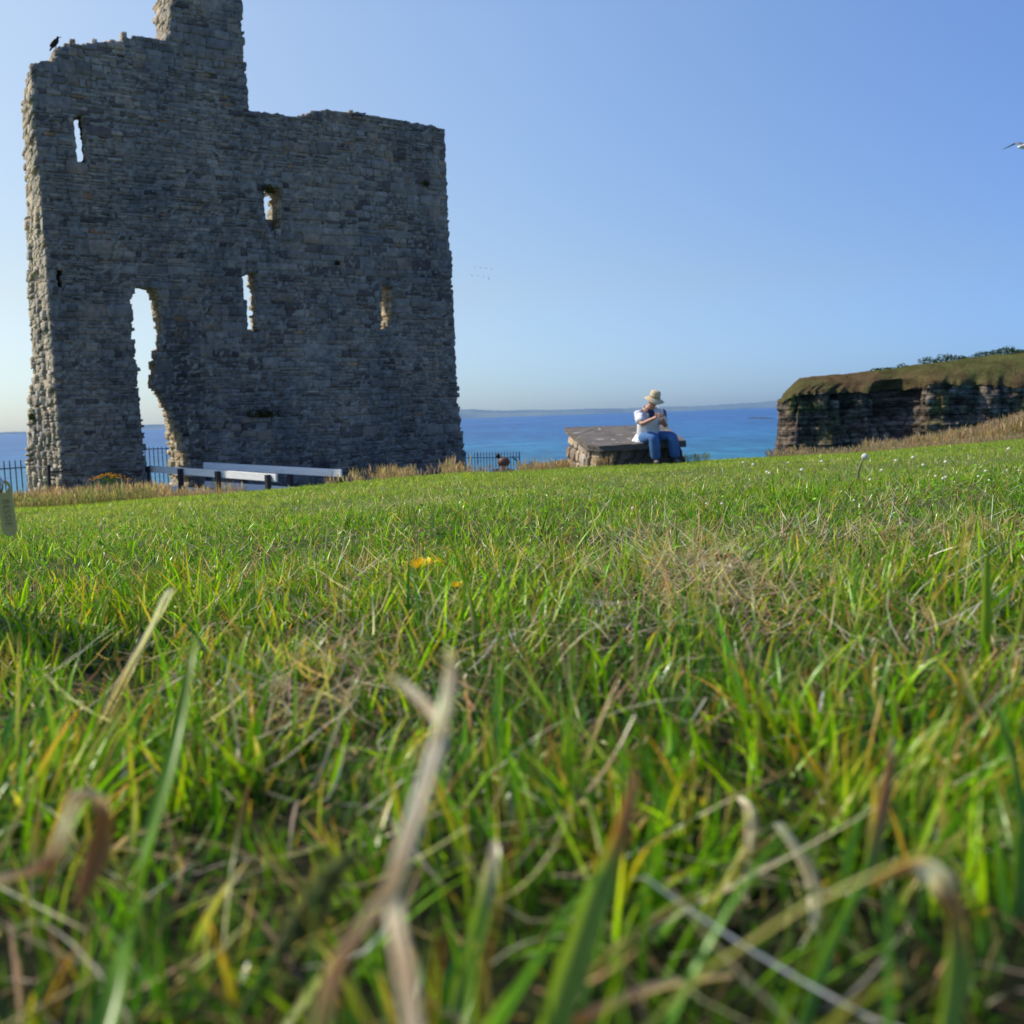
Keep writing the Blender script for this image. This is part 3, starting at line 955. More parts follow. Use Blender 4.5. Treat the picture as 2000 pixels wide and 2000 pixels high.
# white gull at the right edge of the view
M_gullw = simple_mat('white_feather', (0.8, 0.78, 0.72), 0.7, 0.06)
M_gullg = simple_mat('grey_feather', (0.16, 0.15, 0.12), 0.7, 0.2)
gull = empty('gull', W(2004, 286, 24)); gull.rotation_euler = (0.1, -0.1, 0.25)
skin('body', [({'t': ((-0.22, 0, 0.0), (0.06, 0.03)), 'a': ((-0.1, 0, 0), 0.045), 'b': ((0.0, 0, 0), 0.062), 'c': ((0.09, 0, 0.01), 0.05), 'h': ((0.16, 0, 0.03), 0.034), 'k': ((0.19, 0, 0.028), 0.014)},
              [('t', 'a'), ('a', 'b'), ('b', 'c'), ('c', 'h'), ('h', 'k')], 'b')], M_gullw, gull)
mb = MB(); mb.tube([(0.19, 0, 0.027), (0.235, 0, 0.018)], [0.01, 0.003], 6); mb.build('beak', simple_mat('yellow_beak', (0.6, 0.4, 0.05), 0.5), gull)
for s in (-1, 1):
    mb = MB()
    mb.add([(0.06, 0.04 * s, 0.03), (-0.10, 0.04 * s, 0.02), (-0.09, 0.26 * s, 0.12), (0.08, 0.26 * s, 0.13), (-0.16, 0.60 * s, 0.02), (-0.05, 0.56 * s, 0.05),
            (0.06, 0.04 * s, 0.015), (-0.10, 0.04 * s, 0.012), (-0.09, 0.26 * s, 0.112), (0.08, 0.26 * s, 0.115)],
           [(0, 1, 2, 3), (3, 2, 4, 5), (6, 9, 8, 7), (0, 3, 9, 6), (1, 7, 8, 2)])
    mb.build('wing', M_gullg, gull, True)
tag(gull, 'white gull with dark wings half cut off by the right edge of the photo', 'gull')

# ------------------------------------------------------------------ ramp and its rails
f1 = Vector((W(291, 913, 22.0).x, 22.0, 0)); fd = Vector((0.48, -0.88, 0)).normalized()
def rail(px0, Y0, top0, px1, Y1, top1, posts, label, over, low_drop=0.40, ext=0.0):
    a = W(px0, top0, Y0); b = W(px1, top1, Y1)
    t = 0.145; th = 0.045
    root = empty('ramp_rail', (a.x, a.y, a.z - 1.0))
    inv = Vector(root.location)
    d = (b - a); nrm = Vector((d.y, -d.x, 0)).normalized()
    if nrm.y > 0: nrm = -nrm
    A, B = a - inv - Vector((0, 0, t / 2)), b - inv - Vector((0, 0, t / 2))
    mb = MB(); mb.bar(A, B, th, t); mb.build('top_board', M_white, root, bevel=0.006)
    mb = MB(); o = Vector((0, 0, -low_drop)); mb.bar(A + o, B + o, th, t); mb.build('lower_board', M_white, root, bevel=0.006)
    for s, up in posts:
        c = a.lerp(b, s) - inv
        gz = float(G((c + inv).x, (c + inv).y)) - inv.z - 0.1
        topz = c.z - t * (0.1 if over else 0.35)
        side = nrm * (0.045 / 2 + 0.052) * (1 if over else -1)
        mb = MB(); q = c + side
        mb.box((q.x, q.y, (topz + gz) / 2), (0.09, 0.09, topz - gz), Matrix.Rotation(math.atan2(d.y, d.x), 3, 'Z')); mb.build('post', M_post, root, bevel=0.008)
    tag(root, label, 'fence', 'white board rails of the ramp to the doorway')
def frac(px0, Y0, px1, Y1, px):
    x0 = (px0 - 1000) * Y0; x1 = (px1 - 1000) * Y1; a = px - 1000
    return (a * Y0 - x0) / ((x1 - x0) - a * (Y1 - Y0))
rail(291, 22.2, 909, 540, 19.0, 926, [(frac(291, 22.2, 540, 19.0, p), 0) for p in (293, 358, 431, 529)], 'nearer white board rail with four dark posts in front of its boards', True)
rail(398, 21.9, 903, 667, 19.5, 917, [(frac(398, 21.9, 667, 19.5, p), 0) for p in (400, 470, 560, 664)], 'longer white board rail close to the castle wall, behind the other rail', False)
ramp_o = empty('ramp_deck', (-7, 21.5, -1.5))
mb = MB()
a = W(335, 966, 22.6); b = W(610, 985, 19.0)
dv_ = (b - a).normalized(); a = a - dv_ * 0.6
for k in range(60):
    c = a.lerp(b, (k + 0.5) / 60); w_ = (b - a).length / 60
    sd = dv_.cross(Vector((0, 0, 1))).normalized()
    mb.bar(c - sd * 0.62 - Vector(ramp_o.location), c + sd * 0.62 - Vector(ramp_o.location), w_ * 0.93, 0.04)
mb.build('decking', M_plank, ramp_o)
tag(ramp_o, 'grey plank walkway leading to the gap in the castle wall', 'walkway')

# ------------------------------------------------------------------ iron railings
def railing(A, B, zt0, zt1, ht, step, label, mid=0.17, nobar=None):
    A = Vector((*A, zt0)); B = Vector((*B, zt1)); L0 = (B - A).length; n = int(L0 / step)
    root = empty('iron_railing', (A.x, A.y, A.z - ht)); inv = Vector(root.location)
    mb = MB(); mb.bar(A - inv - Vector((0, 0, mid)), B - inv - Vector((0, 0, mid)), 0.03, 0.03); mb.build('top_rail', M_iron, root)
    mb = MB(); mb.bar(A - inv - Vector((0, 0, ht - 0.12)), B - inv - Vector((0, 0, ht - 0.12)), 0.03, 0.03); mb.build('bottom_rail', M_iron, root)
    for i in range(n + 1):
        c = A.lerp(B, i / n) - inv
        mb = MB(); r = 0.016 if i % 14 else 0.026
        mb.tube([c - Vector((0, 0, ht)), c + Vector((0, 0, 0.0)), c + Vector((0, 0, 0.03))], [r, r, r * 0.4], 6)
        mb.build('bar', M_iron, root)
    tag(root, label, 'railing', 'blue-grey iron railings along the cliff edge')
p_ = W(-60, 906, 25.3); q_ = W(62, 899, 26.0)
railing((p_.x, p_.y), (q_.x, q_.y), p_.z, q_.z, 1.45, 0.122, 'iron railing left of the castle wall, in front of the sea')
p_ = W(240, 876, 32.5); q_ = W(390, 872, 33.5)
railing((p_.x, p_.y), (q_.x, q_.y), p_.z, q_.z, 1.5, 0.125, 'iron railing seen through the doorway gap', mid=0.04)
p_ = W(850, 885, 40); q_ = W(1014, 883, 40.5)
railing((p_.x, p_.y), (q_.x, q_.y), p_.z, q_.z, 1.3, 0.118, 'iron railing ending in a drooping curved bar right of the castle', mid=0.2)
# curved arm at its end
rr = [o for o in bpy.data.objects if o.name.startswith('iron_railing')][-1]
iv = Vector(rr.location)
mb = MB(); mb.tube([W(px, py, 40.4) - iv for px, py in ((1000, 892), (1004, 895), (1008, 899), (1011, 903), (1013, 908), (1014, 918))], 0.03, 6)
mb.tube([W(1013, 907.5, 40.4) - iv, W(1033, 907.5, 40.4) - iv], 0.018, 6); mb.build('curved_arm', M_iron, rr)
# post and short rails before the left end of the wall
mb = MB(); base = W(96, 968, 19.5); topp = W(95, 908, 19.5)
po = empty('iron_gate_post', (base.x, base.y, base.z)); iv = Vector(po.location)
mb.tube([Vector((0, 0, -0.3)), topp - iv], 0.032, 8); mb.build('post', M_post, po)
mb = MB(); mb.tube([W(97, 922, 19.5) - iv, W(122, 921, 20.4) - iv], 0.02, 6); mb.tube([W(95, 913, 19.5) - iv, W(60, 912, 22.0) - iv], 0.016, 6); mb.build('rail', M_post, po)
tag(po, 'black iron post with a short side rail at the foot of the wall\'s left end', 'post')

# small sheet sign on the ground by the wall
sp = W(769, 939, 16.5)
sg = empty('info_board', (sp.x, sp.y, sp.z - 0.55)); sg.rotation_euler = (R(-18), 0, R(12))
mb = MB(); mb.box((0, 0, 0.55), (0.23, 0.02, 0.24)); mb.build('panel', simple_mat('board_face', (0.55, 0.66, 0.80), 0.4, 0.08, 3), sg, bevel=0.004)
for s in (-1, 1):
    mb = MB(); mb.box((0.09 * s, 0.02, 0.2), (0.025, 0.02, 0.5)); mb.build('leg', M_post, sg)
mb = MB()
for k in range(5): mb.box((0.01, -0.0125, 0.62 - k * 0.035), (0.16 - 0.03 * (k % 2), 0.002, 0.008))
mb.build('print_lines', simple_mat('faded_print', (0.30, 0.42, 0.60), 0.6), sg)
tag(sg, 'small pale blue board leaning at the foot of the castle wall', 'sign')

# ------------------------------------------------------------------ stone bench
def build_bench():
    FY = 17.0
    fl = W(1147, 869, FY); fc = W(1171, 871, FY - 0.26); fl = W(1147, 869, FY - 0.02); frr = W(1340, 861.5, FY + 0.05)
    bl = W(1103, 834.5, FY + 1.25); br = W(1296, 829, FY + 1.25)
    root = empty('stone_bench', (fl.x, fl.y, float(G(fl.x, fl.y)))); iv = Vector(root.location)
    th = 0.095
    top = [fl, fc, frr, br, bl]
    bm = bmesh.new()
    vt = [bm.verts.new(p - iv) for p in top]; vb = [bm.verts.new(p - iv - Vector((0, 0, th))) for p in top]
    bm.faces.new(vt); bm.faces.new(vb[::-1])
    for i in range(5):
        j = (i + 1) % 5
        bm.faces.new((vt[i], vb[i], vb[j], vt[j]))
    bmesh.ops.subdivide_edges(bm, edges=bm.edges[:], cuts=14, use_grid_fill=True)
    bmesh.ops.triangulate(bm, faces=[f for f in bm.faces if len(f.verts) > 4])
    for v in bm.verts:
        v.co += Vector((random.gauss(0, .004), random.gauss(0, .004), random.gauss(0, .004)))
    bmesh.ops.recalc_face_normals(bm, faces=bm.faces)
    me = bpy.data.meshes.new('slab'); bm.to_mesh(me); bm.free()
    m, nt, out = new_mat('lichened_concrete')
    p = N(nt, 'ShaderNodeBsdfPrincipled', i_Roughness=0.9)
    c = ramp(nt, noise(nt, 3, 7, 0.65), [(0.3, (0.085, 0.075, 0.065)), (0.7, (0.175, 0.15, 0.125))])
    f = ramp(nt, noise(nt, 7.5, 3, 0.5), [(0.62, (0, 0, 0)), (0.68, (.7, .7, .7))])
    c = mix_rgb(nt, f, c, (0.42, 0.41, 0.37))
    L(nt, c, p.inputs['Base Color'])
    b = N(nt, 'ShaderNodeBump', i_Strength=0.6, i_Distance=0.01); L(nt, noise(nt, 40, 6), b.inputs['Height']); L(nt, b.outputs[0], p.inputs['Normal'])
    L(nt, p.outputs[0], out.inputs[0])
    link('slab', me, m, root)
    # rubble base: a core and individually shaped stones on it
    inset = 0.06
    cen = sum(top, Vector()) / 5
    def shrink(p, k): 
        d = cen - p; d.z = 0
        return p + d.normalized() * k
    core_t = [shrink(p, 0.14) - Vector((0, 0, th)) for p in top]
    mb = MB()
    n = 5
    vs = [p - iv for p in core_t] + [Vector((p.x, p.y, float(G(p.x, p.y)) - 0.2)) + (p - cen).normalized() * 0.17 - iv for p in core_t]
    mb.add(vs, [(0, 1, 2, 3, 4)] + [(i, i + n, (i + 1) % n + n, (i + 1) % n) for i in range(n)], (0.14, 0.13, 0.11))
    mb.build('base', M_mortar, root)
    mb = MB()
    cols = [(0.36, 0.31, 0.24), (0.31, 0.30, 0.27), (0.38, 0.34, 0.27), (0.27, 0.24, 0.20)]
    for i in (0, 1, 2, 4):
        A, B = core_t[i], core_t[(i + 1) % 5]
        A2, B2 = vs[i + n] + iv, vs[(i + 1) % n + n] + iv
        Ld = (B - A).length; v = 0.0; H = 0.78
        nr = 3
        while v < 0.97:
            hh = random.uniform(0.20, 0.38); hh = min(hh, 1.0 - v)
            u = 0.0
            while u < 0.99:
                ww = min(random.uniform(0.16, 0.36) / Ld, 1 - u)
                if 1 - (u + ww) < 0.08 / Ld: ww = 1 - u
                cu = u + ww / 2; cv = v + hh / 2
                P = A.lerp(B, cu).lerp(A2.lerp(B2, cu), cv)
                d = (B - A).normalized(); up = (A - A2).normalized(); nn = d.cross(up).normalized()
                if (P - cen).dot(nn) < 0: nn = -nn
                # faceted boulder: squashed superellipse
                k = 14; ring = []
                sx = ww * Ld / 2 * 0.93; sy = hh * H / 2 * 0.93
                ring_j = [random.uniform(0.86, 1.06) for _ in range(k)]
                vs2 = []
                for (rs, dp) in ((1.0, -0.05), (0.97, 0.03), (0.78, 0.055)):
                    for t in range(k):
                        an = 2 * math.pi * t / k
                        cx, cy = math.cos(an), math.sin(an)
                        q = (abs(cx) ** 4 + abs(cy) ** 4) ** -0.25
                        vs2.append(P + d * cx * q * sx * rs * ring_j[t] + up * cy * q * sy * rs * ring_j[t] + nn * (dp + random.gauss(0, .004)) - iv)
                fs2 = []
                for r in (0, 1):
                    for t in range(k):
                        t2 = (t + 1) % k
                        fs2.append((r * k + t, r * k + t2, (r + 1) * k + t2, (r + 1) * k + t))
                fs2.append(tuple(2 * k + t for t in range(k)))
                g = random.uniform(0.7, 1.2) * (0.22 if i in (1, 2) else 0.9); c = random.choice(cols)  # front and right faces darkened: shade painted into the stone colour
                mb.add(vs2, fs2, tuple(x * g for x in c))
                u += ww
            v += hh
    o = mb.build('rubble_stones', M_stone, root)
    bm = bmesh.new(); bm.from_mesh(o.data); bmesh.ops.recalc_face_normals(bm, faces=bm.faces); bm.to_mesh(o.data); bm.free()
    tag(root, 'low stone-built bench with a sloping lichen-spotted slab on top', 'bench')
    return root


build_bench()

# ------------------------------------------------------------------ the seated person
M_skin = simple_mat('skin', (0.50, 0.26, 0.18), 0.55, 0.08, 12)
M_skin2 = simple_mat('skin_tan', (0.55, 0.31, 0.22), 0.55, 0.08, 12)
M_shirt = simple_mat('white_cotton', (0.66, 0.67, 0.70), 0.85, 0.05, 6, 0.5, 14)
M_navy = simple_mat('navy_cotton', (0.03, 0.04, 0.10), 0.85, 0.1, 10)
M_jeans = simple_mat('blue_denim', (0.055, 0.14, 0.33), 0.85, 0.28, 9, 0.3, 60)
M_hairb = simple_mat('brown_hair', (0.05, 0.025, 0.015), 0.5, 0.3, 60)
M_hat = simple_mat('straw_weave', (0.62, 0.50, 0.30), 0.75, 0.12, 60, 0.4, 160)
M_dark = simple_mat('black_plastic', (0.008, 0.010, 0.012), 0.3, 0.1)
M_shoe = simple_mat('shoe_leather', (0.16, 0.13, 0.11), 0.7, 0.2)


def build_person():
    org = W(1262, 862, 17.15)
    root = empty('person', org); iv = Vector(org)
    P = lambda x, y, Y: W(x, y, Y) - iv
    pel = P(1264, 857, 17.18); wst = P(1263, 840, 17.16); ch = P(1263, 818, 17.04); nb = P(1266, 800, 16.98)
    nk = P(1271, 793, 16.93); hd = P(1277, 784, 16.88); hdt = P(1279, 775, 16.88)
    sR = P(1248, 808, 16.93); sL = P(1284, 804, 17.10)
    eR = P(1253, 829, 16.72); wR = P(1277, 817, 16.60); hR = P(1286.5, 811.5, 16.54)
    eL = P(1301, 832, 16.95); wL = P(1295, 820, 16.72); hL = P(1293, 812.5, 16.60)
    hpR = P(1254, 858, 17.12); kR = P(1277, 852, 16.66); aR = P(1281, 899, 16.74); tR = P(1284, 908, 16.58)
    hpL = P(1276, 856, 17.22); kL = P(1313, 851, 16.84); aL = P(1319, 896, 16.90); tL = P(1324, 904.5, 16.75)
    nodes = {'pel': (pel, (0.15, 0.11)), 'wst': (wst, (0.13, 0.10)), 'ch': (ch, (0.15, 0.11)), 'nb': (nb, 0.07), 'nk': (nk, 0.052), 'hd': (hd, (0.078, 0.088)), 'hdt': (hdt, (0.07, 0.08)),
             'sR': (sR, 0.058), 'eR': (eR, 0.044), 'wR': (wR, 0.027), 'sL': (sL, 0.058), 'eL': (eL, 0.044), 'wL': (wL, 0.027),
             'pR': (wR.lerp(hR, 0.6), (0.036, 0.018)), 'pL': (wL.lerp(hL, 0.6), (0.036, 0.018)),
             'hpR': (hpR, 0.09), 'kR': (kR, 0.06), 'aR': (aR, 0.038), 'hpL': (hpL, 0.09), 'kL': (kL, 0.06), 'aL': (aL, 0.038)}
    ed = [('pel', 'wst'), ('wst', 'ch'), ('ch', 'nb'), ('nb', 'nk'), ('nk', 'hd'), ('hd', 'hdt'), ('nb', 'sR'), ('sR', 'eR'), ('eR', 'wR'), ('wR', 'pR'), ('nb', 'sL'), ('sL', 'eL'), ('eL', 'wL'), ('wL', 'pL'),
          ('pel', 'hpR'), ('hpR', 'kR'), ('kR', 'aR'), ('pel', 'hpL'), ('hpL', 'kL'), ('kL', 'aL')]
    chains = [(nodes, ed, 'pel')]
    face = (P(1290, 800, 16.6) - hd); face.normalize()
    # fingers: rooted in the palms, closing round the phone
    phone_c = P(1298.5, 806, 16.52)
    for side, w_, h_ in ((1, wR, hR), (-1, wL, hL)):
        d = (h_ - w_).normalized(); sd = d.cross(Vector((0, -1, 0.2))).normalized()
        pc = w_.lerp(h_, 0.75)
        for k in range(4):
            o = sd * (k - 1.5) * 0.017
            l = (0.036, 0.040, 0.037, 0.028)[k]
            a = pc + o; b = pc + o + d * l; tgt = (phone_c - b).normalized()
            c = b + (d * 0.4 + tgt * 0.7).normalized() * l * 0.7; e = c + tgt * l * 0.45
            chains.append(({'a': (a, 0.010), 'b': (b, 0.0095), 'c': (c, 0.0085), 'e': (e, 0.007)}, [('a', 'b'), ('b', 'c'), ('c', 'e')], 'a'))
        a = w_.lerp(h_, 0.45) - sd * 0.022; b = a + (d * 0.5 - sd * 0.8).normalized() * 0.035; c = b + (d + (phone_c - b).normalized() * 0.4).normalized() * 0.032
        chains.append(({'a': (a, 0.013), 'b': (b, 0.011), 'c': (c, 0.009)}, [('a', 'b'), ('b', 'c')], 'a'))
    # nose, chin, ears as small rooted lobes
    up = (hdt - nk).normalized(); rt = face.cross(up).normalized()
    fc = hd + face * 0.07
    chains.append(({'a': (fc - face * 0.02 + up * 0.02, 0.012), 'b': (fc + face * 0.012 - up * 0.005, 0.013)}, [('a', 'b')], 'a'))
    chains.append(({'a': (hd + face * 0.045 - up * 0.07, 0.03), 'b': (hd + face * 0.06 - up * 0.075, 0.022)}, [('a', 'b')], 'a'))
    for s in (-1, 1):
        chains.append(({'a': (hd + rt * 0.075 * s, 0.014), 'b': (hd + rt * 0.088 * s - up * 0.02, 0.012)}, [('a', 'b')], 'a'))
    skin('body', chains, M_skin, root)
    # eyes and mouth
    mb = MB()
    for s in (-1, 1):
        mb = MB(); mb.ell(hd + face * 0.076 + rt * 0.03 * s + up * 0.018, (0.010, 0.010, 0.006), 8, 6); mb.build('eye', M_dark, root, True)
    mb = MB(); mb.ell(hd + face * 0.083 - up * 0.042, (0.022, 0.012, 0.005), 8, 6); mb.build('lips', simple_mat('lips', (0.35, 0.10, 0.09), 0.5), root, True)
    # hair
    mb = MB(); mb.ell(hd - face * 0.022 + up * 0.015, (0.088, 0.095, 0.085), 16, 10, jit=0.03); mb.build('hair', M_hairb, root, True)
    # jeans
    jn = {'p': (pel + Vector((0, 0, 0.01)), (0.165, 0.125)), 'hR': (hpR.lerp(kR, 0.25), 0.118), 'kR': (kR, 0.092), 'cR': (kR.lerp(aR, 0.5), 0.094), 'aR': (aR, 0.082),
          'hL': (hpL.lerp(kL, 0.25), 0.118), 'kL': (kL, 0.096), 'cL': (kL.lerp(aL, 0.5), 0.098), 'aL': (aL, 0.084)}
    skin('jeans', [(jn, [('p', 'hR'), ('hR', 'kR'), ('kR', 'cR'), ('cR', 'aR'), ('p', 'hL'), ('hL', 'kL'), ('kL', 'cL'), ('cL', 'aL')], 'p')], M_jeans, root)
    # shirt: body, short sleeves, tail spread on the slab
    sh = {'h': (pel + Vector((0.0, 0.0, 0.02)), 0.225), 'w': (P(1266, 840, 17.12), 0.205), 'c': (P(1266, 822, 17.04), 0.21), 'u': (P(1265, 808, 17.02), 0.185), 'n': (nb + Vector((0, 0, 0.03)), 0.115),
          'sR': (sR + Vector((0, 0, .0)), 0.10), 'uR': (sR.lerp(eR, 0.55), 0.092), 'vR': (sR.lerp(eR, 0.88), 0.085), 'sL': (sL, 0.12), 'uL': (sL.lerp(eL, 0.5), 0.10), 'vL': (sL.lerp(eL, 0.75), 0.09)}
    o = skin('shirt', [(sh, [('h', 'w'), ('w', 'c'), ('c', 'u'), ('u', 'n'), ('u', 'sR'), ('sR', 'uR'), ('uR', 'vR'), ('u', 'sL'), ('sL', 'uL'), ('uL', 'vL')], 'h')], M_shirt, root, sub=3)
    me = o.data
    nv = len(me.vertices); co = np.empty(nv * 3); me.vertices.foreach_get('co', co); co = co.reshape(-1, 3)
    no = np.empty(nv * 3); me.vertices.foreach_get('normal', no); no = no.reshape(-1, 3)
    w = (fbm(co[:, 0] * 13, co[:, 1] * 13, co[:, 2] * 6, 3) - 0.5) * 0.07
    co += no * w[:, None]; me.vertices.foreach_set('co', co.ravel()); me.update()
    # tail of the shirt lying on the slab
    mb = MB(); pts = []
    c0 = P(1262, 862, 17.15)
    nn = 22; rings = 5
    vs = []
    for r in range(rings):
        for k in range(nn):
            an = math.pi * (0.62 + 0.95 * k / (nn - 1))
            rad = 0.14 + 0.032 * r + 0.014 * math.sin(k * 2.1 + r)
            drop = [0.10, 0.05, 0.01, -0.035, -0.075][r] + 0.012 * math.sin(k * 1.9)
            vs.append(c0 + Vector((math.cos(an) * rad * 1.15, math.sin(an) * rad * 0.9, drop + 0.02)))
    fs = [(r * nn + k, r * nn + k + 1, (r + 1) * nn + k + 1, (r + 1) * nn + k) for r in range(rings - 1) for k in range(nn - 1)]
    mb.add(vs, fs); mb.build('shirt_tail', M_shirt, root, True)
    # collar
    mb = MB()
    for s in (-1, 1):
        a = nb + rt * 0.07 * s + up * 0.02; b = nb + rt * 0.02 * s + face * 0.10 - up * 0.05; c = nb + rt * 0.10 * s + face * 0.07 - up * 0.05; d = nb + rt * 0.11 * s - face * 0.02 - up * 0.0
        mb.add([a, b, c, d], [(0, 1, 2, 3)])
    mb.build('collar', M_shirt, root)
    # navy t-shirt in the open front
    mb = MB()
    fr = (kR + kL) / 2 - pel; fr.z = 0; fr.normalize()
    rt2 = fr.cross(Vector((0, 0, 1)))
    ctr = [(nb, 0.065, 0.105), (nb.lerp(ch, 0.5), 0.07, 0.175), (ch, 0.055, 0.19), (ch.lerp(wst, 0.45), 0.045, 0.195), (wst, 0.015, 0.195)]
    vs = []
    for c, hw, fo in ctr:
        for q in (-1, -0.4, 0.4, 1):
            vs.append(c + rt2 * hw * q + fr * (fo - 0.02 * q * q))
    fs = [(r * 4 + k, r * 4 + k + 1, r * 4 + k + 5, r * 4 + k + 4) for r in range(4) for k in range(3)]
    mb.add(vs, fs); mb.build('undershirt', M_navy, root, True)
    # shoes
    for a, t in ((aR, tR), (aL, tL)):
        d = (t - a); d.z = 0; d.normalize()
        gz = float(G((a + iv).x, (a + iv).y - 0.1)) - iv.z
        skin('shoe', [({'h': (Vector((a.x, a.y, gz + 0.05)) - d * 0.03, (0.04, 0.045)), 'm': (Vector((a.x, a.y, gz + 0.045)) + d * 0.08, (0.042, 0.038)), 't': (Vector((a.x, a.y, gz + 0.035)) + d * 0.17, (0.036, 0.026))}, [('h', 'm'), ('m', 't')], 'h')], M_shoe, root)
    # straw hat: crown and drooping brim, tipped forward
    prof = [(0.0, 0.122), (0.045, 0.120), (0.078, 0.110), (0.090, 0.085), (0.096, 0.04), (0.100, 0.0), (0.125, -0.012), (0.160, -0.032), (0.190, -0.052), (0.188, -0.056), (0.155, -0.038), (0.12, -0.018), (0.095, -0.004)]
    nn = 36; vs = []
    for (r, z) in prof:
        r *= 0.92
        for k in range(nn):
            t = 2 * math.pi * k / nn
            wob = 1 + 0.03 * math.sin(3 * t + 1) * (r > 0.11); dz = (0.018 * math.cos(2 * t) - 0.01 * math.sin(3 * t)) * max(0, (r - 0.1) / 0.09)
            vs.append(Vector((r * math.cos(t) * wob, r * math.sin(t) * wob, z + dz)))
    fs = [(j * nn + k, j * nn + (k + 1) % nn, (j + 1) * nn + (k + 1) % nn, (j + 1) * nn + k) for j in range(len(prof) - 1) for k in range(nn)]
    hup = (Vector((0.27, -0.24, 1))).normalized()
    ax = Vector((1, 0, 0)); ay = hup.cross(ax).normalized(); ax = ay.cross(hup)
    M = Matrix((ax, ay, hup)).transposed()
    c = P(1278.5, 776.5, 16.87)
    mb = MB(); mb.add([M @ v + c for v in vs], [f[::-1] for f in fs]); hat = mb.build('hat', M_hat, root, True)
    mb = MB()
    band = [(0.0935, 0.002), (0.0912, 0.03), (0.0890, 0.03), (0.0915, 0.002)]
    vs = [M @ Vector((r * math.cos(2 * math.pi * k / nn), r * math.sin(2 * math.pi * k / nn), z)) + c for r, z in band for k in range(nn)]
    fs = [(j * nn + k, j * nn + (k + 1) % nn, ((j + 1) % 4) * nn + (k + 1) % nn, ((j + 1) % 4) * nn + k) for j in range(4) for k in range(nn)]
    mb.add(vs, fs); mb.build('hat_band', simple_mat('hat_band', (0.40, 0.28, 0.13), 0.8), hat, True)
    tag(root, 'person in white shirt, jeans and straw hat sitting on the stone bench', 'person')
    # phone in the hands
    pc = phone_c + iv
    ph = empty('phone', pc)
    ph.rotation_euler = (R(-40), R(35), R(30))
    mb = MB(); mb.box((0, 0, 0), (0.078, 0.011, 0.155)); mb.build('case', M_dark, ph, bevel=0.004)
    mb = MB(); mb.box((0, 0.0065, 0), (0.068, 0.002, 0.142)); mb.build('screen', simple_mat('glass_screen', (0.02, 0.025, 0.03), 0.1), ph)
    tag(ph, 'black phone held up in the hands of the person with the straw hat', 'phone')


build_person()


